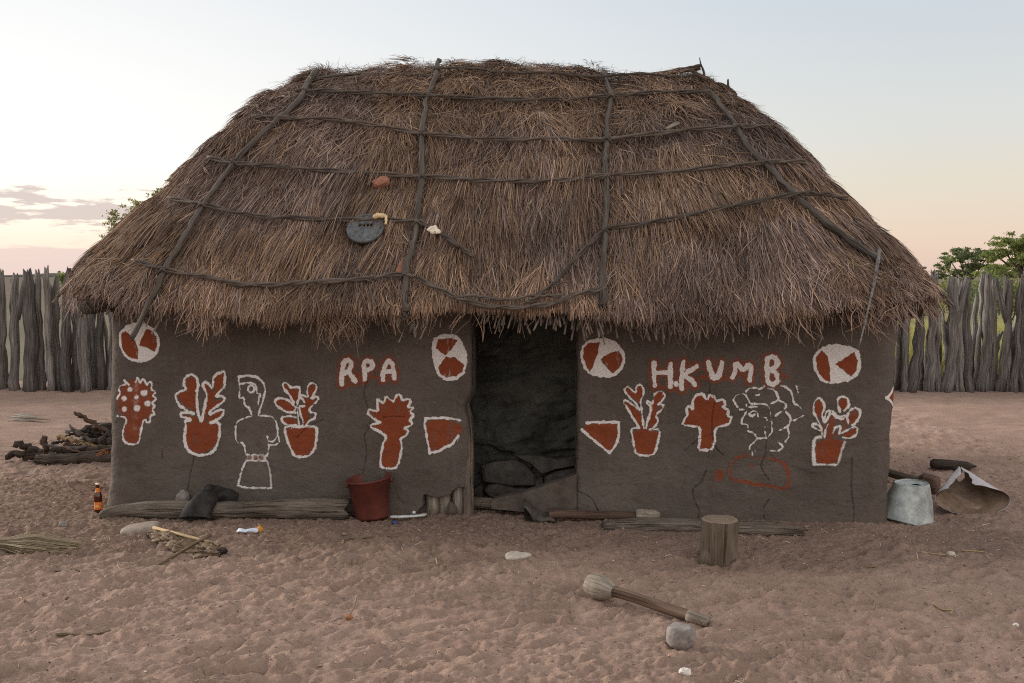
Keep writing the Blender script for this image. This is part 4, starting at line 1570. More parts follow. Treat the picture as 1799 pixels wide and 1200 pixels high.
S, Q = sample_roof(NST, 401)
P0 = roof(S, Q)
r = np.random.default_rng(402)
wild = sstep(Q, .62, .22)
clump = (.20 + .16 * wild) * fbm2(P0[:, 0] * 2.3, P0[:, 2] * 1.7, 3, 411) + (.12 + .20 * wild) * noise2(P0[:, 0] * 11, P0[:, 2] * 3.5, 415)
L = r.uniform(.12, .38, NST) * (1 - .3 * wild)
indoor = (P0[:, 0] > door_a) & (P0[:, 0] < door_b) & (P0[:, 1] < 1)
endz = sstep(np.abs(P0[:, 0]), 2.0, 2.9)
rim = sstep(Q, .84, .95) * (.35 + .65 * endz)
lat = clump + r.normal(0, 1, NST) * (.09 + .34 * wild + .75 * rim)
ragged = .07 * noise2(P0[:, 0] * 2.6, P0[:, 1] * 2.6, 421) + .045 * noise2(P0[:, 0] * 9, P0[:, 1] * 9, 423)
maxover = np.where(indoor, .015 + .3 * ragged, .045 - .10 * sstep(np.abs(P0[:, 0]), 2.1, 2.9) + ragged * (1 - .6 * endz) + r.uniform(-.05, .04, NST))
left_len = (1 - Q) * 2.9
L = np.minimum(L, np.maximum(left_len + maxover, .04))
tuft = np.clip(fbm2(P0[:, 0] * 6, P0[:, 2] * 4, 2, 431), -1, 1)
cf = course(P0, Q)
pn = pinch(P0)
V, qd, C = strands(S, Q, L, lat, (.025 + .14 * wild + .16 * rim) * r.random(NST), .02 + .02 * r.random(NST), (1 - pn) * (.010 * r.random(NST) + .030 * np.maximum(tuft, 0)),
                   r.uniform(.0012, .0029, NST), h0=r.uniform(-.005, .03, NST) + (1 - pn) * (.036 * tuft + .050 * (cf - .5)) + .022 - .055 * pn, seed=403, colors=straw_colors(P0, NST, 404),
                   droop=(np.where(left_len < .25, .05, 0)), twist=1.1)
push(V, qd, C)
# loose pale straw lying over the top, more curled
n2_ = 20000
S, Q = sample_roof(n2_, 451)
P0 = roof(S, Q)
wild = sstep(Q, .75, .1)
cc_ = straw_colors(P0, n2_, 454) * r.uniform(.85, 1.4, n2_)[:, None]
indoor = (P0[:, 0] > door_a) & (P0[:, 0] < door_b) & (P0[:, 1] < 1)
Lq = np.minimum(r.uniform(.10, .38, n2_), np.maximum((1 - Q) * 2.9 + np.where(indoor, .0, .09), .04))
V, qd, C = strands(S, Q, Lq, .4 * fbm2(P0[:, 0] * 3, P0[:, 2] * 3, 2, 455) + r.normal(0, .20 + .64 * wild, n2_), r.uniform(.02, .24, n2_) * (.3 + .7 * wild), r.uniform(0, .04, n2_),
                   r.uniform(0, .05, n2_) * (r.random(n2_) < .5), r.uniform(.0016, .0034, n2_), h0=r.uniform(.02, .055, n2_) - .03 * pinch(P0), seed=453, colors=cc_)
push(V, qd, C)
# stray straws standing up along the outline and ridge
n3_ = 3400
S = r.random(n3_)
Q = np.where(r.random(n3_) < .55, r.uniform(.0, .07, n3_), r.uniform(0, 1, n3_))
P0 = roof(S, Q)
V, qd, C = strands(S, Q, r.uniform(.06, .2, n3_), r.normal(0, .9, n3_), r.uniform(.05, .25, n3_), r.uniform(0, .03, n3_), r.uniform(.01, .09, n3_),
                   r.uniform(.0014, .0026, n3_), h0=r.uniform(.01, .05, n3_), seed=463, colors=straw_colors(P0, n3_, 464))
push(V, qd, C)
# ragged curly fringe hanging from the eave
n4_ = 12000
S = np.where(r.random(n4_) < .72, r.uniform(.0, .35, n4_), r.uniform(0, 1, n4_))
S = np.where(r.random(n4_) < .12, -r.uniform(0, .12, n4_), S)
Q = r.uniform(.92, 1.0, n4_)
P0 = roof(S, Q)
bunch = sstep(noise2(P0[:, 0] * 4.2, P0[:, 1] * 4.2, 471), -.25, .6)
indoor = (P0[:, 0] > door_a - .02) & (P0[:, 0] < door_b + .02) & (P0[:, 1] < 1)
okm = (r.random(n4_) < .25 + .75 * bunch) & ~(indoor & (r.random(n4_) < .96))
S, Q, bunch = S[okm], Q[okm], bunch[okm]
P0 = roof(S, Q)
n4_ = len(S)
V, qd, C = strands(S, Q, r.uniform(.06, .22, n4_) * (.5 + .75 * bunch), .6 * noise2(P0[:, 0] * 4, P0[:, 1] * 4, 481) + r.normal(0, .45, n4_), r.uniform(.05, .36, n4_), r.uniform(-.01, .03, n4_),
                   r.uniform(-.06, .03, n4_), r.uniform(.0015, .0032, n4_), h0=r.uniform(-.10, .04, n4_), droop=r.uniform(.01, .11, n4_), seed=473, colors=straw_colors(P0, n4_, 474) * 1.05)
push(V, qd, C)
np_mesh('thatch', np.vstack(VS), np.vstack(QS), 'straw', roof_o, smooth=False, attrs={'scol': ('FLOAT_COLOR', np.vstack(CS))})
del VS, QS, CS

# blunt reed ends under the thatch edge
mb = MB()
rr_ = random.Random(77)
for i in range(1500):
    u = rr_.random()
    if u < .34:
        s_ = rr_.uniform(.27, .36)
    elif u < .62:
        s_ = rr_.uniform(.90, 1.0)
    elif u < .74:
        s_ = rr_.uniform(.135, .205)
    else:
        s_ = rr_.uniform(0, .26) if rr_.random() < .75 else rr_.uniform(0, 1)
    q_ = rr_.uniform(.90, .97)
    sv, qv = np.array([s_]), np.array([q_])
    D, T, N = frame(sv, qv)
    p = roof(sv, qv)[0] - N[0] * (rr_.uniform(-.05, .17) if abs(roof(sv, qv)[0][0]) > 2.5 else rr_.uniform(.03, .16))
    lt = rr_.gauss(0, .18 if abs(p[0]) < 2.5 else .55)
    d = D[0] * math.cos(lt) + T[0] * math.sin(lt)
    d = d + np.array([0, 0, rr_.uniform(-.1, .25)])
    d /= np.linalg.norm(d)
    Lr = rr_.uniform(.18, .36)
    if door_a < p[0] < door_b and p[1] < 1:
        Lr = rr_.uniform(.16, .27)
    if abs(p[0]) > 2.3:
        Lr *= .62 if p[1] < .25 else .8
    r_ = rr_.uniform(.004, .0085) * (1.35 if abs(p[0]) > 2.5 else 1)
    mb.tube([p, p + d * Lr * .5, p + d * Lr], [r_, r_, r_ * .9], 5)
mb.build('reed_fringe', 'reed', roof_o, smooth=False)

# poles laid over the thatch, tied down by twisted vines
prs = np.random.default_rng(91)
for i, (pp, r0, r1) in enumerate(POLES):
    P = smooth_path(roof_path(pp, 5, .020), 1)
    P = P + .004 * prs.normal(0, 1, P.shape)
    if i == 0:      # this pole sticks out past the eave
        a_ = P[-16] - P[-22]
        P = P[:-6]
        dv = Vector(P[-1] - P[-6]).normalized()
        ex_, ez_ = on_wall(233, 592, -.62)
        e_ = np.array([ex_, -.62, ez_])
        P = np.vstack([P] + [P[-1] + (e_ - P[-1]) * k_ / 6 for k_ in range(1, 7)])
    MB().tube(P, np.linspace(r0, r1, len(P)) * (.78 + .08 * prs.normal(0, 1, len(P))), 10, .22, 9, seed=i + 3, jag=.03).build('roof_pole', 'pole', roof_o)
P = smooth_path(roof_path([(556, 137), (585, 133), (640, 129), (700, 130), (763, 133)], 5, .0))
MB().tube(P, .013, 7, .2, seed=55).build('roof_pole', 'pole', roof_o)
for i, vp in enumerate(VINES):
    P = smooth_path(roof_path(vp, 7, .050 if i == 5 else .036), 2)
    if i in (7, 8, 6):
        P = smooth_path(P, 4)
    n = len(P)
    mb = MB()
    cc2 = np.linspace(0, n * .55, n)
    wob = np.stack([noise2(np.arange(n) * .7, 0 * np.arange(n) + k_, 600 + i) for k_ in range(3)], 1) * .006
    for k_ in range(2 if i not in (0, 8) else 1):
        ph = k_ * math.pi
        off = np.stack([0 * cc2, -.4 * np.cos(cc2 + ph), np.sin(cc2 + ph)], 1) * .010
        mb.tube(P + off + wob, .0105 + .003 * noise2(np.arange(n) * .5, 0 * np.arange(n) + i, 9), 6, .2, 10, seed=i * 3 + k_, off=k_ * 3.1)
    for t_ in range(3):          # split ends sticking out
        j = random.randint(2, n - 5)
        e = Vector(P[j]) + Vector((random.uniform(.05, .12), -.02, random.uniform(-.06, .05)))
        mb.tube([P[j], (Vector(P[j]) + e) / 2 + Vector((0, -.01, 0)), e], [.005, .004, .002], 5)
    mb.build('binding_vine', 'vine', roof_o)
# knots where vines cross the poles
for (px, py) in ((412, 290), (357, 366), (290, 481), (741, 240), (742, 316), (734, 397), (712, 488), (1066, 251), (1066, 316), (1062, 411), (1295, 228), (1344, 291), (1400, 349), (749, 173), (1073, 176)):
    p, nn = roof_hit(px, py)
    if p is None:
        continue
    mb = MB()
    t1 = Vector((1, 0, 0)) - nn * nn.x
    t1.normalize()
    t2 = nn.cross(t1)
    for k_ in range(2):
        a_ = random.uniform(.4, 1.0) * (1 if k_ else -1)
        ring = [p + nn * (.02 + .030 * math.sin(t)) + (t1 * math.cos(a_) + t2 * math.sin(a_)) * .042 * math.cos(t) for t in np.linspace(0, math.pi, 9)]
        mb.tube(ring, .007, 6)
    for k_ in range(2):
        e = p + nn * .03 + t1 * random.uniform(-.09, .09) + t2 * random.uniform(-.05, .05)
        mb.tube([p + nn * .04, e], [.005, .002], 5)
    mb.build('vine_knot', 'vine', roof_o)


# gnarled branches tied along the ridge end and the right hip
def skyline(pts, back):
    out = []
    for x, y in pts:
        d = HMI.to_3x3() @ ray(x, y)
        out.append(CAMH + d * ((back - CAMH.y) / d.y))
    return out


mb = MB()
mb.tube(curve_pts(skyline([(1130, 133), (1170, 130), (1195, 124), (1215, 120), (1226, 118)], RCY - .05), 5), np.linspace(.022, .028, 21), 8, .35, 14, seed=41, jag=.05)
mb.tube(curve_pts(skyline([(1205, 121), (1218, 124), (1226, 132), (1240, 138), (1260, 150), (1285, 160)], RCY - .05), 4), np.linspace(.016, .02, 21), 7, .4, 16, seed=43)
mb.build('ridge_branch', 'fire', roof_o)
mb = MB()
mb.tube(curve_pts(skyline([(1237, 136), (1236, 125), (1231, 112), (1229, 101)], RCY - .05), 4), np.linspace(.013, .003, 13), 6, .15, seed=44)
mb.build('ridge_branch', 'fire', roof_o)
mb = MB()
mb.tube(curve_pts(skyline([(1255, 148), (1275, 153), (1290, 164), (1296, 180), (1306, 192)], RCY - .1), 4), np.linspace(.02, .013, 17), 7, .45, 16, seed=45)
mb.tube(skyline([(1281, 158), (1279, 150), (1279, 142)], RCY - .1), [.012, .011, .008], 6, seed=46, jag=.02)
mb.build('ridge_branch', 'fire', roof_o)
mb = MB()
mb.tube(curve_pts(skyline([(505, 152), (520, 142), (540, 132), (560, 125)], RCY - .25), 4), np.linspace(.014, .02, 13), 7, .4, 14, seed=47)
mb.build('ridge_branch', 'fire', roof_o)
MB().tube([on_wall(727, 568, -.42)[0:1] + (-.42,) + on_wall(727, 568, -.42)[1:2], on_wall(721, 586, -.40)[0:1] + (-.40,) + on_wall(721, 586, -.40)[1:2]], [.022, .018], 8, .2, seed=61, jag=.02).build('roof_pole', 'pole', roof_o)
# ------------------------------------------------------------------ things lying on the thatch
def place_on_roof(name, px, py, label, cat, lift=.0, spin=0.0):
    p, nn = roof_hit(px, py)
    wp = HM @ (p + nn * lift)
    wn_ = (HM.to_3x3() @ nn).normalized()
    t1 = (Vector((1, 0, 0)) - wn_ * wn_.x).normalized()
    t2 = wn_.cross(t1)
    m3 = Matrix((t1, t2, wn_)).transposed() @ Matrix.Rotation(spin, 3, 'Z')
    o = thing(name, wp, label, cat)
    o.rotation_euler = m3.to_euler()
    return o


o = place_on_roof('metal_disc', 643, 406, 'dark grey round disc with an oblong slot lying on the thatch', 'disc', .025)
mb = MB()
seg = 40
a = np.linspace(0, 2 * np.pi, seg, endpoint=False)
slot = np.stack([np.clip(.075 * np.cos(a) * 1.3, -.050, .050), np.clip(.03 * np.sin(a), -.014, .014) + .03], 1)
rings = [(slot, -.012), (slot, .008)] + [(np.stack([rad * np.cos(a), rad * np.sin(a)], 1), z) for rad, z in ((.085, .010), (.095, .006), (.120, .008), (.128, .014), (.136, .010), (.136, -.012))]
V = [(p[0], p[1], z) for ring, z in rings for p in ring]
f = [(i * seg + j, i * seg + (j + 1) % seg, (i + 1) * seg + (j + 1) % seg, (i + 1) * seg + j) for i in range(len(rings) - 1) for j in range(seg)]
f += [((len(rings) - 1) * seg + j, (len(rings) - 1) * seg + (j + 1) % seg, (j + 1) % seg, j) for j in range(seg)]
mb.add(V, f)
mb.build('disc_plate', 'disc', o)
MB().lathe([(.118, .010), (.124, .018), (.132, .016), (.136, .008)], 40).build('disc_rim', 'disc', o)

o = place_on_roof('brick_piece', 671, 326, 'broken red brick chunk lying on the upper left thatch', 'brick', .02, .5)
MB().blob((0, 0, .01), (.062, .038, .032), .16, 1.8, 5, square=.5).build('brick_body', 'brick', o, smooth=False)
o = place_on_roof('brick_shard', 708, 468, 'flat reddish shard tucked beside the second roof pole', 'brick', .0, 1.15)
MB().blob((0, 0, .004), (.07, .032, .014), .2, 1.5, 6, square=.5).build('shard_body', 'brick', o, smooth=False)
o = place_on_roof('foam_scrap', 670, 391, 'yellowed foam scrap draped over the vine above the grey disc', 'scrap', .05)
mb = MB()
mb.tube(curve_pts([(-.045, .0, .0), (-.02, .012, .012), (.02, .010, .010), (.043, .0, .008), (.046, -.035, .0), (.042, -.065, -.004)], 5), [.014, .016, .02, .019, .017, .02, .022, .02, .018, .02, .021, .02, .018, .016, .014, .012, .012, .01, .01, .012, .01, .009, .009, .008, .007, .006], 9, .35, 40, seed=4)
mb.build('foam_body', 'foam', o)
o = place_on_roof('foam_lump', 762, 410, 'cream foam lump with a pale stick caught on the vine end', 'scrap', .045)
mb = MB()
mb.blob((0, 0, 0), (.036, .026, .022), .25, 1.7, 8)
mb.blob((.03, -.026, 0), (.026, .02, .016), .3, 1.7, 9)
mb.blob((.002, -.03, 0), (.02, .016, .014), .3, 1.7, 10)
mb.build('foam_body', 'cream', o)
MB().tube([(.012, .01, .0), (.022, .07, .01), (.034, .125, .02)], [.006, .009, .010], 6, .1, flat=.4).build('stick', 'palehead', o)
o = place_on_roof('wood_scrap', 1181, 228, 'small pale wooden stick lying on the upper right thatch', 'stick', .035, .62)
MB().tube([(-.065, 0, 0), (0, .002, .003), (.065, 0, 0)], [.017, .019, .017], 8, .1, 12, flat=.6).build('stick_body', 'palehead', o)
# strap hanging from the right hip over the eave
p0, _ = roof_hit(1538, 452)
o = thing('hanging_strap', HM @ p0, 'mottled grey strap hanging from the right hip over the eave', 'strap')
pts = []
for x, y, dy in ((1539, 447, -.02), (1536, 475, -.03), (1532, 505, -.04)):
    h, nn = roof_hit(x, y)
    pts.append(HM @ (h + nn * .05))
h0_ = pts[-1]
for x, y, yd in ((1528, 530, -.10), (1522, 560, -.25), (1512, 600, -.35), (1508, 612, -.36)):
    pts.append(at_depth(x, y, h0_.y + yd * .6))
lf = local(o)
P = smooth_path([lf(p) for p in pts], 1)
P = curve_pts(P, 5)
wd = np.interp(np.linspace(0, 1, len(P)), [0, .3, .55, .9, 1], [.015, .012, .007, .005, .002])
MB().tube(P, wd, 8, .15, 25, flat=.25, flat_axis=(0, -1, .3), seed=5).build('strap_band', 'strap', o)


# ------------------------------------------------------------------ objects round the hut
def gpos(px, py, sink=.004):
    g = ground_at(px, py)
    k = np.linspace(-.07, .07, 7)
    kx, ky = np.meshgrid(k, k)
    hh_ = ground_full((g.x + kx).ravel(), (g.y + ky).ravel())
    return Vector((g.x, g.y, float(np.percentile(hh_, 60)) - sink))


# brown bottle
o = thing('beer_bottle', gpos(173, 898), 'brown glass bottle with orange labels standing by the left wall corner', 'bottle')
sc_ = .205 / .235
MB().lathe([(0.0, .004), (.028, .0), (.031, .006), (.031, .13), (.029, .145), (.020, .175), (.0145, .195), (.0135, .225), (.0145, .228), (.0145, .233), (.010, .234)], 24).build('bottle_glass', 'glass', o)
MB().lathe([(.0, .231), (.0150, .229), (.0160, .232), (.0155, .240), (.0, .242)], 20).build('bottle_cap', 'capwhite', o)
mb = MB()
mb.lathe([(.0315, .030), (.0318, .034), (.0318, .085), (.0315, .089)], 24)
lab_ = mb.build('label', 'label', o)
mb = MB()
for (za, zb, aa, ab) in ((.056, .0595, -2.1, -1.0), (.062, .0645, -2.0, -1.1), (.050, .0525, -2.0, -1.1)):
    t = np.linspace(aa, ab, 9)
    V = [(.0323 * math.cos(x), .0323 * math.sin(x), z) for z in (za, zb) for x in t]
    mb.add(V, [(i, i + 1, i + 10, i + 9) for i in range(8)])
mb.build('label_text', 'labelink', lab_)
MB().lathe([(.0222, .170), (.0180, .186), (.0158, .194), (.0152, .203)], 24).build('label', 'label', o)
o.scale = (.92, .92, .92)

# long log bench
o = thing('log_bench', ground_at(390, 916), 'long weathered log lying along the foot of the left wall', 'log')
lf = local(o)
ctl = [(172, 908, .030), (200, 901, .045), (240, 899, .058), (300, 899, .062), (360, 900, .062), (430, 899, .066), (500, 899, .072), (560, 899, .076), (604, 899, .072)]
Ps, rs = [], []
for px, py, r_ in ctl:
    g = ground_at(px, py + r_ / .0041 * .8)
    Ps.append(lf((g.x, g.y + r_ * .8, r_ - .008)))
    rs.append(r_)
P = curve_pts(Ps, 5)
rs = np.interp(np.linspace(0, 1, len(P)), np.linspace(0, 1, len(rs)), rs)
rs[0] *= .5
MB().tube(P, rs, 22, .16, 5, seed=12, jag=.05).build('log_body', 'log', o)
ee = Vector(P[-1])
mb = MB()
mb.tube([ee + Vector((-.05, .02, .015)), ee + Vector((.05, .015, .01)), ee + Vector((.11, .0, -.012))], [.05, .048, .03], 12, .4, 18, seed=14, jag=.05)
mb.build('broken_end', 'char', o)

# rubber boot slung over the log
o = thing('rubber_boot', ground_at(345, 916), 'black rubber boot lying folded over the log by the left wall', 'boot')
lf = local(o)
gb = ground_at(345, 917)
y0 = gb.y
secs = [((343, 911), .000, .108, .040), ((345, 903), .02, .100, .046), ((354, 888), .05, .088, .050), ((364, 874), .10, .076, .050), ((373, 867), .15, .070, .048), ((384, 868), .17, .060, .046), ((395, 870), .18, .052, .046), ((405, 873), .185, .050, .044), ((412, 877), .19, .040, .036), ((416, 880), .19, .018, .018)]
Ps = [lf(at_depth(px, py, y0 + dy)) for (px, py), dy, w_, h_ in secs]
P = curve_pts(Ps, 4)
tt = np.linspace(0, 1, len(P))
ww = np.interp(tt, np.linspace(0, 1, len(secs)), [s_[2] for s_ in secs])
hh2 = np.interp(tt, np.linspace(0, 1, len(secs)), [s_[3] for s_ in secs])
Tn = np.gradient(P, axis=0)
Tn /= np.linalg.norm(Tn, axis=1)[:, None]
fr_ = np.array([0, -1, .45]) / np.linalg.norm([0, -1, .45])
seg = 22
a = np.linspace(0, 2 * np.pi, seg, endpoint=False)
V = []
for p, t_, w_, h_ in zip(P, Tn, ww, hh2):
    S_ = np.cross(t_, fr_)
    S_ /= np.linalg.norm(S_)
    U_ = np.cross(S_, t_)
    for aa in a:
        cr_ = 1 + .05 * math.sin(3 * aa + p[0] * 30) + .09 * float(noise3(p[0] * 22, p[2] * 22 + aa, math.sin(aa) * 1.5, 14)) - .10 * math.exp(-((len(V) / seg - 17) / 1.6) ** 2)
        V.append(p + S_ * w_ * math.cos(aa) * cr_ + U_ * h_ * cr_ * math.sin(aa))
V = np.array(V)
n = len(P)
f = [(i * seg + j, i * seg + (j + 1) % seg, (i + 1) * seg + (j + 1) % seg, (i + 1) * seg + j) for i in range(n - 1) for j in range(seg)]
Vin = V.reshape(n, seg, 3).copy()
Vin = P[:, None] + (Vin - P[:, None]) * .90
V2 = np.vstack([V, Vin.reshape(-1, 3), P[-1:]])
f += [(n * seg + i * seg + (j + 1) % seg, n * seg + i * seg + j, n * seg + (i + 1) * seg + j, n * seg + (i + 1) * seg + (j + 1) % seg) for i in range(n - 4) for j in range(seg)]
f += [(j, n * seg + j, n * seg + (j + 1) % seg, (j + 1) % seg) for j in range(seg)]
f += [((n - 1) * seg + j, (n - 1) * seg + (j + 1) % seg, 2 * n * seg) for j in range(seg)]
MB().add(V2, f).build('boot_upper', 'rubber', o)
mb = MB()
sp = [p + np.array([.0, .035, .012]) for p in P[-17:]]
mb.tube([P[k_] + np.array([.006, .015, .030 + .004 * math.sin(k_)]) for k_ in range(n - 17, n)], np.interp(np.linspace(0, 1, 17), [0, .2, .8, 1], [.022, .036, .036, .02]), 10, .1, flat=.5)
mb.blob(P[14] + np.array([-.012, .0, .045]), (.045, .05, .032), .15, 1.5, 8, 18, 12)
mb.build('boot_sole', 'rubber', o)

o = thing('round_stone', Vector((ground_at(326, 893).x, ground_at(326, 893).y - .06, 0)), 'rough grey stone wedged between the boot and the left wall', 'stone')
MB().blob((0, 0, .075), (.055, .045, .075), .16, 1.6, 21).build('stone_body', 'stone', o)

# red bucket
o = thing('red_bucket', gpos(650, 916), 'worn red plastic bucket standing at the wall between the log and doorway', 'bucket')
o.location.y += .12
o.rotation_euler = (R(-5), R(-4), .3)
mb = MB()
prof = [(.0, .012), (.110, .010), (.116, .0), (.122, .02), (.152, .285), (.160, .287), (.162, .300), (.155, .303), (.149, .295), (.119, .03), (.0, .022)]
mb.lathe(prof, 44)
v = mb.v[0]
rad = np.hypot(v[:, 0], v[:, 1])
th = np.arctan2(v[:, 1], v[:, 0])
k_ = 1 + .03 * np.sin(2 * th + .6) * (v[:, 2] / .3) + .014 * noise3(v[:, 0] * 9, v[:, 1] * 9, v[:, 2] * 7, 5)
v[:, 0] *= k_
v[:, 1] *= k_
v[:, 2] += .016 * np.sin(th + .5) * (v[:, 2] / .3) ** 3
mb.build('bucket_body', 'redplastic', o)
for sg in (-1, 1):
    MB().blob((sg * .160, -.0, .270), (.014, .03, .022), .1, 1, 3, 12, 8, square=.5).build('handle_lug', 'redplastic', o)

# white plastic strip + blue cap
o = thing('plastic_tube', gpos(720, 908), 'flattened white plastic tube lying right of the red bucket', 'tube')
lf = local(o)
P = [lf(ground_at(px, py) + Vector((0, 0, .014))) for px, py in ((686, 911), (705, 911), (722, 910), (738, 909), (750, 906))]
MB().tube(curve_pts(P, 4), np.interp(np.linspace(0, 1, 17), [0, .3, .7, .85, 1], [.016, .017, .016, .022, .004]), 10, .15, 20, flat=.55).build('tube_body', 'plasticwhite', o)
MB().blob(lf(ground_at(727, 908) + Vector((0, .01, .03))), (.015, .012, .013), .1, 1.5, 2, 12, 8).build('tube_cap', 'plasticwhite', o)
o = thing('bottle_top', gpos(694, 917), 'small dark blue bottle top in the dirt by the red bucket', 'bottle top')
MB().lathe([(0, .0), (.021, .0), (.022, .004), (.021, .022), (.017, .026), (.0, .026)], 20).build('cap_body', 'bluecap', o)

# torn sooty tin beside the doorway
o = thing('torn_tin', gpos(945, 916), 'torn dark sheet metal pot lying in front of the doorway curb', 'scrap metal')
lf = local(o)
outer_ = [(918, 885), (921, 876), (930, 884), (940, 892), (958, 902), (972, 899), (976, 907), (976, 916)]
yb = ground_at(945, 917).y
low = [(918, 888), (925, 895), (932, 904), (936, 917), (950, 919), (962, 917), (972, 917), (977, 916)]
V = []
nn_ = len(outer_)
for i in range(nn_):
    A = at_depth(*outer_[i], yb + .10 - .02 * i / nn_)
    B_ = at_depth(*low[i], yb + .01)
    mid = (A + B_) / 2 + Vector((-.01, -.07, .0))
    V += [lf(A), lf((A + mid) / 2 + Vector((0, -.02, .004))), lf(mid), lf((mid + B_) / 2 + Vector((0, -.012, 0))), lf(B_)]
f = []
for i in range(nn_ - 1):
    for j in range(4):
        f.append((i * 5 + j, i * 5 + j + 1, (i + 1) * 5 + j + 1, (i + 1) * 5 + j))
off_ = len(V)
V += [Vector(v_) + Vector((.006, .012, .0)) for v_ in V]
f += [tuple(reversed([x + off_ for x in q_])) for q_ in f]
MB().add([tuple(v_) for v_ in V], f).build('tin_front', 'tin', o)
V, f = [], []
for i in range(7):
    t = i / 6
    A = at_depth(921 + 55 * t, 876 + 24 * t + 6 * math.sin(3 * t), yb + .12)
    V += [lf(A + Vector((0, .10, .005 + .012 * math.sin(i * 2.3)))), lf(A + Vector((0, .06, -.05))), lf(Vector((A.x, yb + .02, .004)))]
for i in range(6):
    for j in range(2):
        f.append((i * 3 + j, i * 3 + j + 1, (i + 1) * 3 + j + 1, (i + 1) * 3 + j))
MB().add([tuple(v_) for v_ in V], f).build('tin_back', 'char', o)


# pestles -----------------------------------------------------------
def pestle(name, label, pts, rads, head_pts, head_r, seed, handle='handle', head='palehead', tipmat=None):
    o = thing(name, (pts[0] + pts[-1]) / 2 * 1.0, label, 'pestle')
    o.location.z = 0
    lf = local(o)
    P = curve_pts([lf(p) for p in pts], 6)
    rr2 = np.interp(np.linspace(0, 1, len(P)), np.linspace(0, 1, len(rads)), rads)
    MB().tube(P, rr2, 14, .07, 6, seed=seed, jag=.012).build('pestle_handle', handle, o)
    Q_ = curve_pts([lf(p) for p in head_pts], 4)
    rr3 = np.interp(np.linspace(0, 1, len(Q_)), np.linspace(0, 1, len(head_r)), head_r)
    MB().tube(Q_, rr3, 18, .06, 12, seed=seed + 1).build('pestle_head', head, o)
    return o


yb = 7.0
g0, g1 = ground_at(968, 912), ground_at(1158, 918)


def wall_depth(px):
    u, z = on_wall(px, 900)
    return (HM @ Vector((u, 0, 0))).y


P = [at_depth(965, 904, wall_depth(965) - .13), at_depth(990, 903, wall_depth(990) - .13), at_depth(1060, 905, wall_depth(1060) - .12), at_depth(1125, 907, wall_depth(1125) - .115)]
hw_ = wall_depth(1140) - .115
pestle('wooden_pestle', 'wooden pestle with a pale head lying against the wall right of the doorway', P, [.028, .032, .029, .031],
       [at_depth(1117, 906, hw_), at_depth(1128, 906.5, hw_), at_depth(1148, 907, hw_), at_depth(1159, 907, hw_)], [.042, .050, .050, .048, .032], 31)
gh0, gh1 = ground_at(1055, 1056), ground_at(1240, 1100)
ax = (gh1 - gh0).normalized()
hp = Vector((gh0.x, gh0.y, .075))
tip = Vector((gh1.x, gh1.y, .026))
hd = (tip - hp).normalized()
pe = pestle('wooden_pestle', 'wooden pestle with a cracked pale head lying alone on the open sand', [hp + hd * .05, hp + (tip - hp) * .35 + Vector((0, 0, .004)), hp + (tip - hp) * .7, tip - hd * .09], [.030, .029, .030, .030],
            [hp - hd * .088, hp - hd * .080, hp - hd * .055, hp - hd * .005, hp + hd * .05, hp + hd * .085], [.028, .048, .062, .067, .056, .035], 35)
lf = local(pe)
MB().tube([lf(tip - hd * .10), lf(tip - hd * .08), lf(tip + hd * .01)], [.0308, .0312, .027], 14, .05, 20, seed=39, jag=.015).build('worn_tip', 'palehead', pe)
g0, g1 = ground_at(1556, 858), ground_at(1640, 872)
P = [at_depth(1535, 822, 8.05), at_depth(1560, 830, 8.0), at_depth(1600, 842, 7.9), at_depth(1622, 847, 7.85)]
pestle('wooden_pestle', 'dark wooden pestle leaning out from behind the right wall corner', P, [.030, .032, .034, .036],
       [at_depth(1612, 843, 7.88), at_depth(1622, 847, 7.86), at_depth(1642, 852, 7.78), at_depth(1648, 853, 7.76)], [.045, .075, .083, .078, .05], 41, 'fire', 'handle')

# flat log along the right wall
o = thing('flat_log', ground_at(1230, 932), 'low weathered plank log lying along the right wall behind the stump', 'log')
lf = local(o)
ctl = [(1060, 929), (1090, 927), (1150, 927), (1220, 928), (1300, 931), (1360, 934), (1405, 936)]
P = curve_pts([lf(ground_at(x, y + 4) + Vector((0, .01, .030))) for x, y in ctl], 5)
rs = np.interp(np.linspace(0, 1, len(P)), [0, .06, .3, .8, 1], [.045, .07, .082, .085, .05])
MB().tube(P, rs, 18, .26, 7, seed=51, flat=.58, jag=.06).build('log_body', 'log', o)

# stump stool
o = thing('tree_stump', gpos(1263, 982), 'upright round stump standing in front of the right wall', 'stump')
mb = MB()
mb.tube([(0, 0, -.02), (-.004, 0, .01), (-.002, 0, .06), (0, 0, .15), (.002, 0, .235), (.002, 0, .247)], [.122, .120, .116, .113, .116, .114], 36, .045, 3, seed=61, cap=False)
mb.tube([(-.085, -.05, -.02), (-.075, -.045, .03), (-.06, -.035, .12)], [.062, .045, .015], 12, .2, seed=62)
mb.build('trunk', 'stump', o)
mb = MB()
seg = 36
V, W_, f = [(.002, 0, .251)], [(0, 0, 0)], []
for k_, rf in enumerate((.2, .4, .6, .8, .95, 1.0)):
    for j in range(seg):
        t = 2 * math.pi * j / seg
        V.append((.002 + .1135 * rf * math.cos(t), .1135 * rf * math.sin(t), .250 - (.004 if rf == 1 else 0) + .0015 * math.sin(5 * t + k_)))
        W_.append((0, .001 * math.sin(t), rf * 2.2))
for j in range(seg):
    f.append((0, 1 + j, 1 + (j + 1) % seg))
    for k_ in range(5):
        a_ = 1 + k_ * seg
        f.append((a_ + j, a_ + seg + j, a_ + seg + (j + 1) % seg, a_ + (j + 1) % seg))
mb.add(V, f, W_)
mb.build('cut_top', 'cutwood', o)

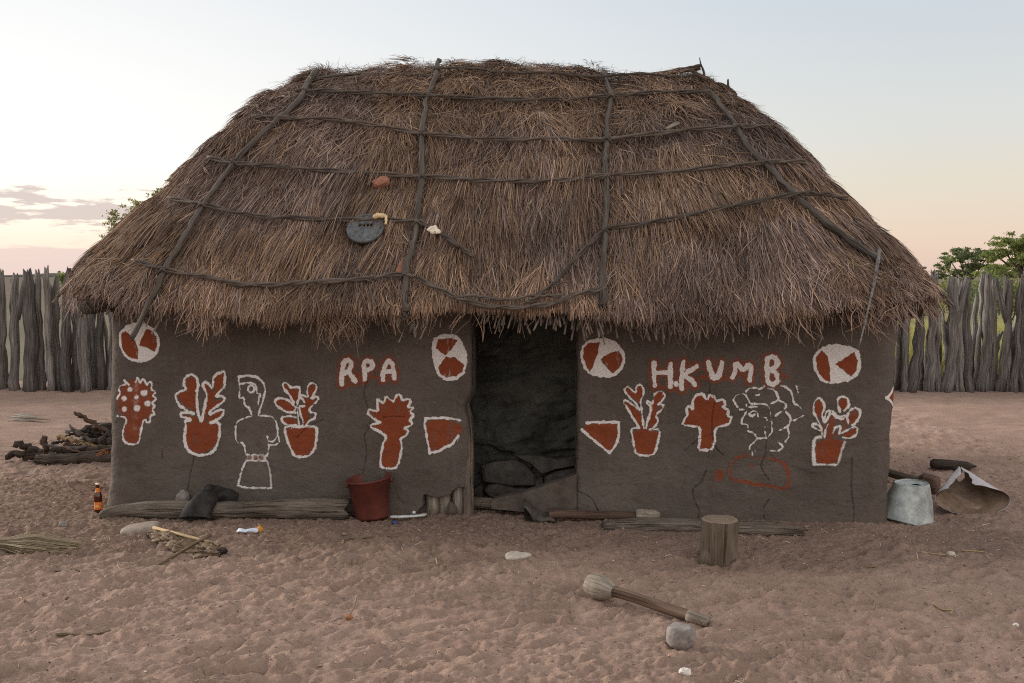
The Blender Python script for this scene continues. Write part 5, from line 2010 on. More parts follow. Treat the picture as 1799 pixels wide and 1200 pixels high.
# stones
o = thing('loose_rock', gpos(1195, 1136, .012), 'squarish grey rock lying on the open sand in the foreground', 'rock')
MB().blob((0, 0, .055), (.066, .056, .056), .22, 1.25, 71, square=.48).build('rock_body', 'stone', o)
o = thing('flat_stone', gpos(250, 936, .006), 'flat smooth stone slab on the sand before the long log', 'stone')
o.rotation_euler = (R(4), R(-7), R(8))
MB().blob((0, 0, .032), (.135, .085, .042), .06, 1.4, 72, square=.55).build('stone_body', 'tanstone', o)
bpy.data.materials['pale_stone'].node_tree.nodes
o = thing('pale_stone', gpos(912, 980, .004), 'pale two lobed stone lying in front of the doorway', 'stone')
o.rotation_euler = (0, 0, R(28))
mb = MB()
mb.blob((.0, 0, .020), (.085, .034, .022), .10, 1.5, 74, square=.7)
mb.blob((-.02, .030, .024), (.055, .04, .024), .10, 1.4, 75, square=.7)
mb.build('stone_body', 'palestone', o)
o = thing('white_pebble', gpos(1203, 1193, .004), 'small white bone coloured pebble at the bottom of the foreground sand', 'pebble')
MB().blob((0, 0, .018), (.026, .017, .018), .35, 1.9, 76).build('pebble_body', 'whitestone', o, smooth=False)

for px, py, r_, lab_, mt in ((605, 937, .013, 'small tan pebble in front of the red bucket', 'tanstone'), (1671, 973, .022, 'pale pebble beside the straw stalks on the right sand', 'palestone'),
                             (112, 925, .028, 'small grey stone on the littered soil left of the log tip', 'stone'), (1785, 1092, .013, 'white pebble near the right edge of the sand', 'whitestone')):
    o = thing('pebble', gpos(px, py, .004), lab_, 'pebble')
    MB().blob((0, 0, r_ * .6), (r_ * 1.2, r_, r_ * .8), .25, 1.6, int(px), 18, 12).build('pebble_body', mt, o)
for pts, r_, lab_, mt in (([(1618, 976), (1665, 974), (1712, 971)], .004, 'long straw stalk lying on the right sand', 'palewood'),
                          ([(1690, 968), (1712, 969), (1727, 971)], .004, 'short straw stalk behind the long one on the right sand', 'palewood'),
                          ([(1521, 994), (1530, 998), (1539, 1001)], .007, 'short thick straw piece on the right sand', 'palewood'),
                          ([(1638, 1064), (1656, 1068), (1673, 1071), (1670, 1078)], .004, 'bent straw stalk on the lower right sand', 'palewood'),
                          ([(590, 948), (620, 945), (655, 943), (688, 942)], .006, 'thin brown root lying in front of the red bucket', 'twig'),
                          ([(640, 974), (650, 972), (660, 971)], .005, 'short pale stick on the sand below the brown root', 'palehead'),
                          ([(95, 1002), (120, 1004), (140, 1006)], .005, 'thin dark stick on the left sand below the broom', 'fire'),
                          ([(100, 1113), (150, 1112), (195, 1111)], .007, 'pale flat stick half buried in the lower left sand', 'twig')):
    g = [ground_at(*p) for p in pts]
    o = thing('straw_stalk' if mt == 'palewood' else 'stick', Vector((g[1].x, g[1].y, 0)), lab_, 'straw' if mt == 'palewood' else 'stick')
    lf = local(o)
    P = curve_pts([lf((p.x, p.y, float(ground_full(np.array([p.x]), np.array([p.y]))[0]) + r_ * 1.3)) for p in g], 5)
    MB().tube(P, np.linspace(r_ * 1.3, r_, len(P)), 6, .15, 20, seed=int(pts[0][0])).build('stalk_body', mt, o)
g = gpos(612, 1088, 0)
o = thing('dry_sprig', g, 'dry sprig with a pale upright stem and brown knob on the open sand', 'sprig')
lf = local(o)
MB().tube(curve_pts([(0, 0, .01), (.012, 0, .035), (.03, .01, .07), (.042, .01, .115)], 5), np.linspace(.004, .003, 16), 6, .1, seed=4).build('sprig_stem', 'palehead', o)
MB().tube(curve_pts([(-.07, -.03, .006), (-.04, -.01, .014), (0, 0, .012)], 5), .004, 6, .1, seed=5).build('sprig_stem', 'palehead', o)
MB().blob((.004, 0, .014), (.018, .014, .015), .3, 2, 6, 16, 10).build('sprig_knob', 'orangewood', o)

# upturned pail
o = thing('galvanised_pail', gpos(1600, 916), 'crumpled galvanised pail standing upside down at the right wall corner', 'pail')
o.location.y += .08
o.rotation_euler = (R(5), R(4), .4)
mb = MB()
prof = [(.196, .0), (.202, .006), (.198, .014), (.190, .016), (.177, .08), (.157, .16), (.134, .235), (.124, .262), (.119, .270), (.114, .262)]
mb.lathe(prof, 56)
v = mb.v[0]
th = np.arctan2(v[:, 1], v[:, 0])
k_ = 1 + .06 * np.sin(2 * th + 1.0) + .05 * noise3(v[:, 0] * 7, v[:, 1] * 7, v[:, 2] * 8, 15) + .03 * noise3(v[:, 0] * 16, v[:, 1] * 16, v[:, 2] * 12, 16)
v[:, 0] *= k_
v[:, 1] *= k_
v[:, 2] += .018 * np.sin(th * 2 + .7) * (v[:, 2] < .05) + .012 * np.sin(th + 2.2) * (v[:, 2] > .2)
mb.build('pail_wall', 'zinc', o)
mb = MB()
seg = 56
a = np.linspace(0, 2 * np.pi, seg, endpoint=False)
ring_o = v[-seg:]
hole_ = np.stack([.048 * np.cos(a) + .012, .016 * np.sin(a) - .02 + .008 * np.sin(2 * a), np.full(seg, .258)], 1)
mb.add(np.vstack([ring_o, hole_]), [(j, (j + 1) % seg, seg + (j + 1) % seg, seg + j) for j in range(seg)])
mb.build('pail_bottom', 'zinc', o)

# torn cone of sheet metal lying on its side
gm = ground_at(1710, 903)
o = thing('torn_basin', Vector((gm.x, gm.y, 0)), 'torn rusty metal basin lying on its side right of the pail', 'basin', rz=-.1)
NT, NA = 16, 64
V = np.zeros((NT, NA, 3))
for i in range(NT):
    t = i / (NT - 1)
    hw = .232 * (1 - t) ** .9 + .035
    hz = .105 * (1 - t * .45)
    cz = .112 + .125 * t
    for j in range(NA):
        aa = 2 * math.pi * j / NA
        V[i, j] = (hw * math.cos(aa) + .02 * t + .006 * math.sin(3 * aa), .02 + .34 * t + .03 * math.sin(aa) * (1 - t), cz + hz * math.sin(aa))
V[:, :, 2] -= V[..., 2].min() + .003
V0min = V[..., 2].min()
NA2 = 60
Vb = np.zeros((NT, NA2, 3))
for i in range(NT):
    t = i / (NT - 1)
    hw = .232 * (1 - t) ** .9 + .035
    hz = .105 * (1 - t * .45)
    cz = .112 + .125 * t
    hi = math.radians(128 - 34 * t + 5 * math.sin(t * 7) + 2 * math.sin(t * 19))
    lo = math.radians(80 + 7 * t + 5 * math.sin(t * 6 + 1) + 2 * math.sin(t * 17) + 360)
    for j in range(NA2):
        aa = hi + (lo - hi) * j / (NA2 - 1)
        dn = .003 * math.sin(5 * aa + 4 * t) + .0015 * math.sin(11 * aa)
        Vb[i, j] = ((hw + dn) * math.cos(aa) + .02 * t, .02 + .34 * t + .03 * math.sin(aa) * (1 - t), cz + (hz + dn) * math.sin(aa))
Vb[:, :, 2] -= Vb[..., 2].min() + .003
fo = [(i * NA2 + j, i * NA2 + j + 1, (i + 1) * NA2 + j + 1, (i + 1) * NA2 + j) for i in range(NT - 1) for j in range(NA2 - 1)]
ctr = Vb.mean(1, keepdims=True)
Vi = (ctr + (Vb - ctr) * .97).reshape(-1, 3)
MB().add(Vb.reshape(-1, 3), fo).build('basin_outside', 'rustout', o)
MB().add(Vi, [tuple(reversed(q_)) for q_ in fo]).build('basin_inside', 'rustin', o)
MB().blob((.03, .12, .03), (.07, .07, .022), .25, 2, 8).build('soil_inside', 'sand', o)

o = thing('dark_log', gpos(1670, 824, .01), 'short dark log lying on the sand behind the torn basin', 'log')
lf = local(o)
P = [lf(at_depth(x, y, 8.95 + dy)) for x, y, dy in ((1634, 815, .02), (1650, 816, 0), (1675, 817, 0), (1695, 818, 0), (1712, 819, .02))]
MB().tube(curve_pts(P, 5), np.interp(np.linspace(0, 1, 21), [0, .08, .4, .75, 1], [.03, .052, .056, .052, .012]), 12, .25, 9, seed=81, jag=.03, flat=.8).build('log_body', 'fire', o)

# wrapper
o = thing('plastic_wrapper', gpos(437, 936), 'crumpled pale blue plastic wrapper with an orange end on the sand', 'wrapper')
MB().tube(curve_pts([(-.082, .004, .014), (-.05, .0, .022), (-.02, .0, .016), (.02, .006, .022), (.05, .008, .024), (.062, .01, .02)], 5), np.interp(np.linspace(0, 1, 26), [0, .15, .4, .8, 1], [.006, .024, .020, .026, .022]), 10, .35, 45, seed=4, flat=.75).build('wrapper_body', 'wrapper', o)
MB().blob((.075, .01, .026), (.022, .022, .026), .3, 2.2, 5, 14, 10).build('wrapper_end', 'orangeplastic', o)

# bark slab, twig, broom
o = thing('bark_slab', gpos(330, 966), 'rough tan bark slab with a charred end lying on the left sand', 'bark')
lf = local(o)
P = curve_pts([lf(ground_at(x, y) + Vector((0, 0, .022))) for x, y in ((262, 939), (285, 950), (310, 962), (345, 972), (375, 976), (385, 976))], 14)
MB().tube(P, np.interp(np.linspace(0, 1, len(P)), [0, .12, .3, .6, .9, 1], [.018, .045, .068, .066, .05, .04]), 28, .85, 26, seed=91, flat=.5, jag=.02).build('bark_body', 'bark', o)
MB().tube([P[4] + np.array([0, .02, .03]), P[23] + np.array([.03, .06, .036]), P[42] + np.array([.06, .07, .03]), P[58] + np.array([.04, .07, .01])], [.012, .013, .012, .005], 8, .25, 14, seed=92).build('bark_strip', 'palewood', o)
MB().blob(P[-1] + np.array([.02, 0, .008]), (.030, .022, .022), .5, 2.6, 93, 18, 12).build('charred_end', 'char', o)
o = thing('twig', gpos(320, 982), 'thin brown stick lying across the tan bark slab', 'stick')
lf = local(o)
P = curve_pts([lf(ground_at(x, y) + Vector((0, 0, z))) for x, y, z in ((272, 998, .008), (300, 986, .02), (338, 972, .055), (370, 960, .075))], 6)
MB().tube(P, np.linspace(.008, .011, len(P)), 7, .15, 12, seed=95).build('stick_body', 'twig', o)


def straw_object(name, A, B_, W_, cols, mat, parent):
    """thin ribbons from A to B (n,K,3 points in W_ half widths)"""
    pts = A
    n, K, _ = pts.shape
    d = pts[:, -1] - pts[:, 0]
    sd_ = np.cross(d, B_)
    sd_ /= np.linalg.norm(sd_, axis=1, keepdims=True) + 1e-9
    a1 = pts - sd_[:, None] * W_[:, None, None]
    b1 = pts + sd_[:, None] * W_[:, None, None]
    V = np.stack([a1, b1], 2).reshape(-1, 3)
    base = (np.arange(n) * 2 * K)[:, None] + np.arange(K - 1)[None] * 2
    qd = np.stack([base, base + 1, base + 3, base + 2], -1).reshape(-1, 4)
    if cols.ndim == 1:
        at = {'scol': ('FLOAT', np.repeat(cols, 2 * K))}
    else:
        at = {'scol': ('FLOAT_COLOR', np.concatenate([np.repeat(cols, 2 * K, 0), np.ones((n * 2 * K, 1))], 1))}
    return np_mesh(name, V, qd, mat, parent, smooth=False, attrs=at)


o = thing('grass_broom', gpos(60, 966), 'straw hand broom lying on the sand at the left edge', 'broom')
lf = local(o)
n = 1500
hnd = np.array(lf(ground_at(-40, 963) + Vector((0, 0, .03))))
tie = np.array(lf(ground_at(16, 966) + Vector((0, 0, .035))))
end = np.array(lf(ground_at(105, 968) + Vector((0, 0, .02))))
r = np.random.default_rng(5)
off = r.normal(0, 1, (n, 3))
t_end = r.uniform(.75, 1.35, n)[:, None]
p_a = hnd + off * np.array([.02, .016, .012])
p_b = tie + off * np.array([.008, .016, .013])
p_d = tie + (end - tie) * t_end + off * np.array([.02, .042, .020]) + np.array([0, 0, .0])
p_c = (p_b + p_d) / 2 + off * np.array([0, .018, .012])
pts = np.stack([p_a, p_b, p_c, p_d], 1)
pts[..., 2] = np.maximum(pts[..., 2], .004)
bc = np.array([(.30, .235, .145)]) * r.uniform(.3, 1.3, n)[:, None]
straw_object('broom_straw', pts, np.tile(np.array([[0, -.5, .85]]), (n, 1)) + r.normal(0, .4, (n, 3)), r.uniform(.0010, .0018, n), bc, 'straw', o)
MB().tube([tie + np.array([0, .035 * math.cos(t), .028 * math.sin(t)]) for t in np.linspace(0, 6.28, 14)], .004, 6, cap=False).build('broom_tie', 'twig', o)

# dry pale husk far left
gq_ = ground_at(50, 741)
o = thing('dry_husk', Vector((gq_.x, gq_.y, 0)), 'pale dry palm husk lying on the far left sand before the fence', 'husk')
lf = local(o)
mb = MB()
yh = gq_.y
for k_, (a_, b_) in enumerate((((14, 739), (60, 742)), ((20, 733), (88, 738)), ((26, 729), (70, 735)))):
    P = curve_pts([lf(at_depth(a_[0], a_[1], yh + .05 * k_)), lf(at_depth((a_[0] + b_[0]) / 2, (a_[1] + b_[1]) / 2 - 2, yh + .05 * k_)), lf(at_depth(b_[0], b_[1], yh + .04 * k_))], 5)
    P[:, 2] = np.maximum(P[:, 2], .015)
    mb.tube(P, np.interp(np.linspace(0, 1, len(P)), [0, .3, 1], [.015, .05, .008]), 8, .2, 6, seed=100 + k_, flat=.5)
mb.build('husk_body', 'palehead', o)

# firewood heap: each piece a thing
FW = [('log', 'bottom rough dark log of the firewood heap nearest the camera', [(62, 806), (105, 810), (150, 815), (215, 818)], 9.15, .055, 'fire'),
      ('thin bent', 'dark branch end at the far left foot of the firewood heap', [(13, 800), (30, 798), (55, 803), (90, 806)], 9.25, .030, 'fire'),
      ('branch', 'grey branch of the firewood heap pointing up to the left', [(27, 781), (45, 786), (66, 792), (84, 797)], 9.35, .032, 'fire'),
      ('stub', 'short bent stub standing upright on the firewood heap', [(79, 768), (78, 780), (84, 795), (100, 800)], 9.2, .028, 'handle'),
      ('long', 'long dark limb across the middle of the firewood heap', [(85, 792), (120, 791), (160, 790), (215, 794)], 9.3, .036, 'fire'),
      ('pale', 'freshly split pale yellow stick on top of the firewood heap', [(100, 767), (120, 772), (145, 778), (168, 783)], 9.3, .030, 'palewood'),
      ('brown', 'straight brown stick jutting up from the back of the firewood heap', [(132, 724), (150, 736), (172, 750), (205, 768)], 9.6, .022, 'handle'),
      ('forked', 'forked grey branch lying above the pale stick', [(115, 757), (128, 757), (148, 767), (168, 778)], 9.4, .020, 'post'),
      ('back', 'dark limb at the top back of the firewood heap', [(135, 764), (160, 755), (185, 752), (225, 754)], 9.7, .045, 'fire'),
      ('back2', 'dark limb under the brown stick at the wall side of the heap', [(150, 770), (175, 768), (200, 768), (230, 770)], 9.6, .042, 'fire'),
      ('back3', 'blackened limb low in the heap against the hut side', [(140, 780), (170, 781), (200, 782), (230, 784)], 9.5, .040, 'char'),
      ('low', 'black charred log showing under the long limb', [(95, 801), (140, 802), (180, 803), (225, 806)], 9.35, .034, 'char'),
      ('inner', 'thin dark stick lying left of the pale stick', [(88, 783), (105, 776), (125, 775), (160, 776)], 9.42, .016, 'fire'),
      ('red', 'split reddish wood end showing beside the hut corner', [(172, 799), (182, 798), (195, 799), (215, 800)], 9.22, .026, 'orangewood')]
FW += [('thin', 'thin crooked twig sticking out at the far left of the heap', [(18, 804), (40, 794), (60, 799), (95, 792)], 9.3, .011, 'fire'),
       ('thin', 'thin grey twig crossing over the bent stub', [(70, 776), (95, 784), (120, 788), (150, 784)], 9.18, .012, 'post'),
       ('thin', 'thin dark twig fanning above the dark limbs at the top back', [(142, 760), (165, 747), (190, 745), (220, 748)], 9.75, .013, 'fire'),
       ('thin', 'thin brown twig lying over the long dark limb', [(108, 786), (140, 794), (170, 793), (200, 788)], 9.2, .012, 'handle'),
       ('thin', 'short black twig beside the fork of the grey branch', [(112, 768), (128, 762), (150, 758), (175, 762)], 9.5, .012, 'char'),
       ('mid', 'rough brown limb between the pale stick and the long limb', [(110, 784), (140, 784), (175, 786), (215, 788)], 9.38, .026, 'handle'),
       ('mid', 'knobbly dark limb at the wall side below the top back limb', [(155, 777), (178, 774), (200, 775), (230, 777)], 9.45, .030, 'fire')]
for k_, (_, lab_, pts, yd, r_, mt) in enumerate(FW):
    c0 = at_depth(*pts[1], yd)
    o = thing('firewood', Vector((c0.x, c0.y, 0)), lab_, 'firewood', 'firewood heaped beside the left end of the hut')
    lf = local(o)
    P = curve_pts([lf(at_depth(x, y, yd + .03 * i)) for i, (x, y) in enumerate(pts)], 6)
    kk = np.random.default_rng(300 + k_)
    P = P + kk.normal(0, min(.012, r_ * .35), P.shape)
    P[:, 2] = np.maximum(P[:, 2], r_ * .7)
    mb = MB()
    mb.tube(P, r_ * np.interp(np.linspace(0, 1, len(P)), [0, .1, .6, 1], [.7, 1, 1.05, .9]), 12, .38, 13, seed=120 + k_, jag=.03, flat=.6 if mt == 'palewood' else 1)
    if _ == 'forked':
        q0_ = Vector(P[7])
        mb.tube([q0_, lf(at_depth(124, 750, yd)), lf(at_depth(122, 745, yd))], [.016, .014, .008], 7, .2, seed=3)
    mb.build('wood_piece', mt, o)


# ------------------------------------------------------------------ palisade fences
def palisade(label, px_list, gy_, seed):
    g0 = ground_at(px_list[0][0], gy_)
    o = thing('palisade_fence', Vector((g0.x, g0.y, 0)), label, 'fence')
    rg = random.Random(seed)
    for i, (px, top, wpx, fork, row) in enumerate(px_list):
        g = ground_at(px, gy_ + rg.uniform(-2, 2))
        yy = g.y + row * .28 + rg.uniform(-.05, .05)
        p0 = at_depth(px, gy_, yy)
        ph = at_depth(px, top, yy).z
        rad = wpx / F * yy / 2 * .96
        base = Vector((p0.x, yy, -.06)) - o.location
        k = 11
        lean = (rg.gauss(0, .05), rg.gauss(0, .05))
        bow = rg.gauss(0, .026)
        fat = rg.uniform(.82, 1.14)
        P, rr2 = [], []
        for j in range(k):
            t = j / (k - 1)
            P.append(base + Vector((lean[0] * t + bow * math.sin(t * math.pi) + rg.gauss(0, .010), lean[1] * t + rg.gauss(0, .01), (ph + .06) * t)))
            rr2.append(rad * fat * (1.12 - .30 * t + rg.gauss(0, .06)))
        rr2[-1] *= .72
        mb = MB()
        mb.tube(P, rr2, 16, .26, 3.4, seed=seed * 50 + i, jag=.12 if not fork else .05)
        if fork:
            q0_ = P[k - 4]
            sgn = fork
            mb.tube([q0_ - Vector((0, 0, .12)), q0_ + Vector((sgn * .07, -.01, .10)), q0_ + Vector((sgn * .13, 0, .34)), q0_ + Vector((sgn * .17, 0, .52))], [rad * .75, rad * .75, rad * .62, rad * .42], 9, .22, 4, seed=seed * 50 + i + 7, jag=.08)
        mb.build('fence_post', 'post', o)
    return o


lp = []
rg = random.Random(11)
tops_l = {6: 483, 30: 484, 52: 483, 72: 479, 89: 478, 101: 484, 117: 480}
px = -120
for px in list(range(-420, 0, 17)):
    lp.append((px, rg.uniform(478, 492), rg.uniform(15, 22), 0, 0))
for px, w_, f_ in ((6, 13, 0), (27, 17, 1), (52, 20, 0), (72, 14, 0), (89, 12, 0), (103, 17, -1), (118, 18, 0), (134, 17, 0), (150, 16, 0), (164, 18, 0), (180, 17, 0), (196, 16, 0)):
    lp.append((px, tops_l.get(px, rg.uniform(480, 500)), w_, f_, 0))
for px in range(212, 420, 17):
    lp.append((px, rg.uniform(480, 500), rg.uniform(14, 20), 0, 0))
for px in range(-200, 410, 23):
    lp.append((px + rg.uniform(-4, 4), rg.uniform(492, 580), rg.uniform(9, 15), 0, 1))
palisade('grey palisade of rough upright posts left of the hut', lp, 685, 3)
rp = []
for px in range(1340, 1570, 17):
    rp.append((px, rg.uniform(482, 500), rg.uniform(13, 20), 0, 0))
for px, top, w_, f_ in ((1576, 500, 12, 0), (1587, 495, 15, 0), (1600, 505, 20, 0), (1618, 498, 14, 0), (1632, 486, 15, 0), (1647, 492, 16, 0), (1662, 489, 20, 1), (1685, 495, 17, 0), (1704, 505, 15, 0), (1712, 487, 9, 0), (1725, 490, 16, 0),
                        (1742, 500, 16, 0), (1756, 496, 14, -1), (1772, 492, 15, 0), (1783, 498, 11, 0), (1798, 488, 13, 0)):
    rp.append((px, top, w_, f_, 0))
for px in range(1814, 2180, 16):
    rp.append((px, rg.uniform(484, 502), rg.uniform(13, 20), 0, 0))
for px in range(1350, 1960, 21):
    rp.append((px + rg.uniform(-5, 5), rg.uniform(505, 600), rg.uniform(9, 14), 0, 1))
palisade('grey palisade of rough forked posts right of the hut', rp, 688, 5)


# ------------------------------------------------------------------ trees and shrubs
def leafy(name, label, cat, base, clumps, leaf, n_per, mat, trunk_r, fork_z=.45, seed=1, group=None, squash=.55, twig_r=.3):
    """clumps: world points (centre, radius); a limb runs from the trunk to every clump"""
    o = thing(name, base, label, cat, group)
    lf = local(o)
    r = np.random.default_rng(seed)
    cl = [(np.array(lf(c)), rad) for c, rad in clumps]
    topc = np.mean([c for c, _ in cl], 0)
    fork = np.array([topc[0] * .35, topc[1] * .3, topc[2] * fork_z])
    mb = MB()
    mb.tube(curve_pts([(0, 0, -.05), tuple(fork * .5 + r.normal(0, .03, 3)), tuple(fork)], 5), np.linspace(trunk_r, trunk_r * .7, 11), 9, .12, 3, seed=seed)
    for c, rad in cl:
        mid = fork * .5 + c * .5 + r.normal(0, rad * .25, 3) + np.array([0, 0, rad * -.25])
        mb.tube(curve_pts([tuple(fork), tuple(mid), tuple(c)], 5), np.linspace(trunk_r * .5, trunk_r * .12, 11), 6, .15, 4, seed=seed + 1)
        for k in range(4):
            e = c + r.normal(0, 1, 3) * np.array([rad, rad, rad * squash]) * .8
            s_ = mid * .3 + c * .7
            mb.tube([tuple(s_), tuple((s_ + e) / 2 + r.normal(0, rad * .1, 3)), tuple(e)], [trunk_r * .16 * twig_r * 3, trunk_r * .1 * twig_r * 3, trunk_r * .05], 5)
    mb.build('trunk', 'trunk', o)
    C, A_ = [], []
    for c, rad in cl:
        nsub = 11
        sub = c + r.normal(0, 1, (nsub, 3)) * np.array([rad, rad, rad * squash]) * .85
        pk = sub[r.integers(0, nsub, n_per)] + r.normal(0, 1, (n_per, 3)) * np.array([rad, rad, rad * squash * .8]) * .30
        C.append(pk)
    C = np.vstack(C)
    n = len(C)
    u = r.normal(0, 1, (n, 3))
    u /= np.linalg.norm(u, axis=1, keepdims=True)
    w = np.cross(u, r.normal(0, 1, (n, 3)))
    w /= np.linalg.norm(w, axis=1, keepdims=True)
    L_ = leaf * r.uniform(.6, 1.3, n)[:, None]
    V = np.stack([C - u * L_, C - w * L_ * .42, C + u * L_, C + w * L_ * .42], 1).reshape(-1, 3)
    np_mesh('crown', V, np.arange(n * 4).reshape(-1, 4), mat, o, smooth=False, attrs={'scol': ('FLOAT', np.repeat(r.random(n), 4))})
    return o


def clumps_px(lst, Yd, spread, seed):
    rg_ = random.Random(seed)
    return [(at_depth(x, y, Yd + rg_.uniform(-spread, spread)), rp_ / F * Yd) for x, y, rp_ in lst]


T1 = 48.0
b1_ = at_depth(1704, 520, T1)
leafy('acacia_tree', 'small flat topped dark green tree beyond the right fence', 'tree', Vector((b1_.x, T1, 0)),
      clumps_px([(1655, 484, 9), (1660, 470, 10), (1668, 456, 10), (1682, 442, 9), (1690, 455, 12), (1700, 446, 10), (1712, 462, 11), (1722, 446, 10), (1732, 455, 9), (1700, 476, 11), (1685, 478, 9), (1728, 470, 9)], T1, .9, 3),
      .062, 700, 'leafdark', .12, .62, 31, squash=.5)
T2 = 40.0
b2_ = at_depth(1800, 520, T2)
leafy('acacia_tree', 'bigger bright green tree at the right edge beyond the fence', 'tree', Vector((b2_.x, T2, 0)),
      clumps_px([(1752, 450, 12), (1765, 440, 13), (1778, 425, 13), (1790, 440, 15), (1805, 430, 16), (1820, 445, 16), (1745, 475, 12), (1760, 480, 12), (1775, 468, 11), (1798, 462, 11), (1815, 470, 14), (1835, 455, 16), (1850, 470, 14), (1830, 432, 14)], T2, 1.2, 5),
      .06, 950, 'leafbright', .16, .7, 37, squash=.6)
for k_, (x, y, w_, Yd, mt) in enumerate(((1660, 507, 26, 24, 'leafolive'), (1700, 503, 24, 27, 'leafbright'), (1735, 504, 22, 25, 'leafdark'), (1772, 500, 26, 26, 'leafolive'), (1815, 498, 30, 25, 'leafbright'))):
    b_ = at_depth(x, 560, Yd)
    labs = ['olive bush behind the forked post nearest the hut eave', 'bright green bush under the flat topped tree', 'dark green bush between the two trees beyond the right fence', 'olive bush under the bigger tree beyond the right fence', 'bright bush at the right edge behind the fence']
    leafy('bush', labs[k_], 'bush', Vector((b_.x, Yd, 0)), clumps_px([(x - w_ * .6, y + 10, 16), (x, y, 18), (x + w_ * .6, y + 8, 16), (x - 6, y + 32, 18), (x + 10, y + 36, 18)], Yd, .5, 50 + k_), .05, 260, mt, .05, .4, 60 + k_, 'bushes beyond the right fence', .8)
b_ = at_depth(330, 560, 13.6)
leafy('thorn_shrub', 'sparse olive shrub sticking out behind the left roof slope', 'shrub', Vector((b_.x, 13.6, 0)),
      clumps_px([(198, 380, 10), (212, 392, 11), (228, 374, 11), (240, 358, 9), (255, 372, 12), (205, 405, 10), (272, 360, 9), (276, 352, 6), (288, 346, 9), (297, 330, 8), (306, 316, 6), (215, 414, 12), (194, 414, 8), (250, 405, 12), (300, 362, 10), (330, 350, 14), (350, 380, 14)], 13.6, .3, 9),
        .021, 230, 'leafolive', .028, .42, 71, squash=.8, twig_r=.2)
for k_, (x, y, w_, Yd) in enumerate(((128, 483, 12, 70), (112, 486, 8, 74))):
    b_ = at_depth(x, 500, Yd)
    leafy('bush', ['rounded green bush far off above the left fence', 'small low bush far off left of the rounded one'][k_], 'bush', Vector((b_.x, Yd, 0)),
          clumps_px([(x - w_ * .6, y + 3, w_ * .5), (x, y, w_ * .55), (x + w_ * .6, y + 2, w_ * .5), (x, y + 8, w_ * .7)], Yd, .5, 80 + k_), .09, 260, 'leafbright', .06, .4, 82 + k_, 'bushes far off beyond the left fence', .8)
# far dark treeline on the horizon
ht = MB()
rgx = random.Random(3)
V, f = [], []
n = 260
for i in range(n + 1):
    x = -1500 + 3000 * i / n
    h_ = 4.0 + 2.0 * float(fbm2(np.array([x * .012]), np.array([1.0]), 4, 9)[0])
    V += [(x, 1500 + 60 * math.sin(x * .004), -1), (x, 1500 + 60 * math.sin(x * .004), h_ * .7), (x, 1506 + 60 * math.sin(x * .004), h_), (x, 1530, -1)]
for i in range(n):
    for j in range(3):
        f.append((i * 4 + j, (i + 1) * 4 + j, (i + 1) * 4 + j + 1, i * 4 + j + 1))
M['farwood'] = plain_mat('far_woodland', (.10, .105, .085), (.16, .155, .12), .05, 1.0, .1, 1)
ht.add(V, f)
tag(ht.build('far_woodland', 'farwood'), 'thin dark line of far woodland along the horizon', 'woodland', kind='stuff')

# dry grass standing behind the fences
r = np.random.default_rng(55)
n = 18000
gx_ = r.uniform(4.6, 12, n)
gy2 = 16.6 + r.random(n) ** 1.5 * 9
hgt = r.uniform(.18, .6, n) * np.where(gx_ > 0, 1.0, .7)
p0 = np.stack([gx_, gy2, np.full(n, -.03)], 1)
p2 = p0 + np.stack([r.normal(0, .1, n), r.normal(0, .1, n), hgt], 1)
p1 = (p0 + p2) / 2 + np.stack([r.normal(0, .02, n), r.normal(0, .02, n), .05 * hgt], 1)
tag(straw_object('tall_grass', np.stack([p0, p1, p2], 1), np.tile(np.array([[0, 1., 0]]), (n, 1)) + r.normal(0, .4, (n, 3)), r.uniform(.004, .009, n), r.random(n), 'grass', None), 'yellow dry grass growing behind the right palisade fence', 'grass', kind='stuff')

# ------------------------------------------------------------------ litter on the sand
def on_ground(x, y):
    return ground_full(np.asarray(x, float), np.asarray(y, float))


r = np.random.default_rng(66)
n = 2300
u = r.random(n)
lx = np.where(u < .38, r.normal(-3.3, .9, n), r.uniform(-4.2, 4.2, n))
ly = np.where(u < .38, r.normal(7.2, .7, n), np.where(u < .7, r.normal(6.6, .45, n), r.uniform(3.8, 9.5, n)))
ln = r.uniform(.010, .05, n) * np.where(r.random(n) < .06, 2.6, 1)
an = r.uniform(0, 6.28, n)
zz2 = on_ground(lx, ly)
dv = np.stack([np.cos(an), np.sin(an), np.zeros(n)], 1)
ex, ey = lx + dv[:, 0] * ln, ly + dv[:, 1] * ln
ze = on_ground(ex, ey)
p0 = np.stack([lx, ly, zz2 + .004], 1)
p2 = np.stack([ex, ey, ze + .004], 1)
p1 = (p0 + p2) / 2 + np.stack([r.normal(0, .08, n) * ln, r.normal(0, .08, n) * ln, r.uniform(.001, .008, n)], 1)
p1[:, 2] = np.maximum(p1[:, 2], on_ground(p1[:, 0], p1[:, 1]) + .003)
lc = np.where((r.random(n) < .38)[:, None], np.array([[.52, .42, .28]]), np.array([[.22, .16, .115]])) * r.uniform(.6, 1.25, n)[:, None]
upn = np.tile(np.array([[0, -.5, .86]]), (n, 1))
tag(straw_object('straw_litter', np.stack([p0, p1, p2], 1), upn, r.uniform(.0009, .0023, n), lc, 'straw', None), 'scattered straw and twig litter over the sand', 'litter', kind='stuff')


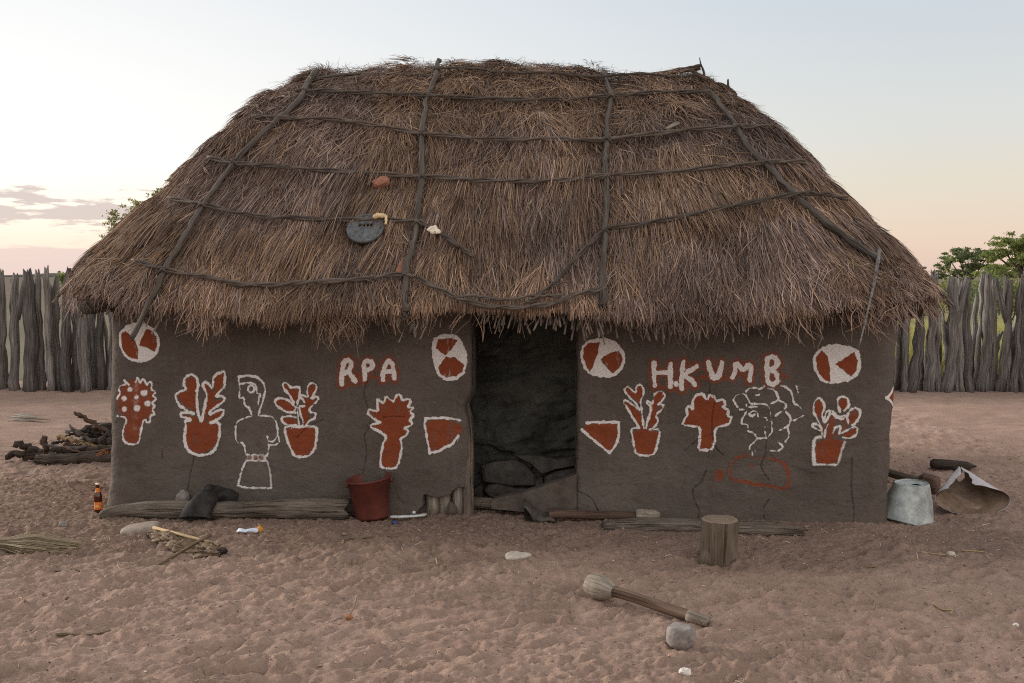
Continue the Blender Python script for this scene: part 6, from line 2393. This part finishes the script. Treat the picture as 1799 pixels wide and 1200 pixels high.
def scatter_lumps(name, label, cat, n, xr, yf, size, cols, seed):
    r = np.random.default_rng(seed)
    x = r.uniform(*xr, n)
    y = yf(r, n)
    z = on_ground(x, y)
    base = np.array([(1, 0, 0), (-1, 0, 0), (0, 1, 0), (0, -1, 0), (0, 0, 1), (0, 0, -1)], float)
    s_ = size(r, n)
    dim = np.stack([r.uniform(.6, 1.4, n), r.uniform(.6, 1.4, n), r.uniform(.35, .8, n)], 1) * s_[:, None]
    a_ = r.uniform(0, 6.28, n)
    jit = r.uniform(.75, 1.25, (n, 6, 3))
    V = base[None] * dim[:, None] * jit
    ca_, sa_ = np.cos(a_)[:, None], np.sin(a_)[:, None]
    V = np.stack([V[..., 0] * ca_ - V[..., 1] * sa_, V[..., 0] * sa_ + V[..., 1] * ca_, V[..., 2]], -1)
    V += np.stack([x, y, z + s_ * .2], 1)[:, None]
    tri = np.array([(0, 2, 4), (2, 1, 4), (1, 3, 4), (3, 0, 4), (2, 0, 5), (1, 2, 5), (3, 1, 5), (0, 3, 5)])
    F_ = (np.arange(n) * 6)[:, None, None] + tri[None]
    C = cols(r, n)
    C = np.concatenate([np.repeat(C, 6, 0), np.ones((n * 6, 1))], 1)
    tag(np_mesh(name, V.reshape(-1, 3), F_.reshape(-1, 3), 'straw', None, smooth=False, attrs={'scol': ('FLOAT_COLOR', C)}), label, cat, kind='stuff')


scatter_lumps('pale_chips', 'tiny pale chips and bone crumbs scattered over the sand', 'litter', 420, (-4, 4), lambda r, n: 4.0 + r.random(n) ** .8 * 5,
              lambda r, n: r.uniform(.0025, .006, n) * np.where(r.random(n) < .08, 2.0, 1), lambda r, n: np.array([[.62, .54, .44]]) * r.uniform(.6, 1.2, n)[:, None], 81)
scatter_lumps('dirt_clods', 'small dark dirt clods scattered over the sand', 'clods', 17000, (-5.2, 5.2), lambda r, n: 3.6 + r.random(n) ** 1.1 * 8,
              lambda r, n: r.uniform(.002, .0075, n) * np.where(r.random(n) < .05, 1.8, 1), lambda r, n: np.array([[.27, .185, .143]]) * r.uniform(.35, 1.5, n)[:, None], 82)
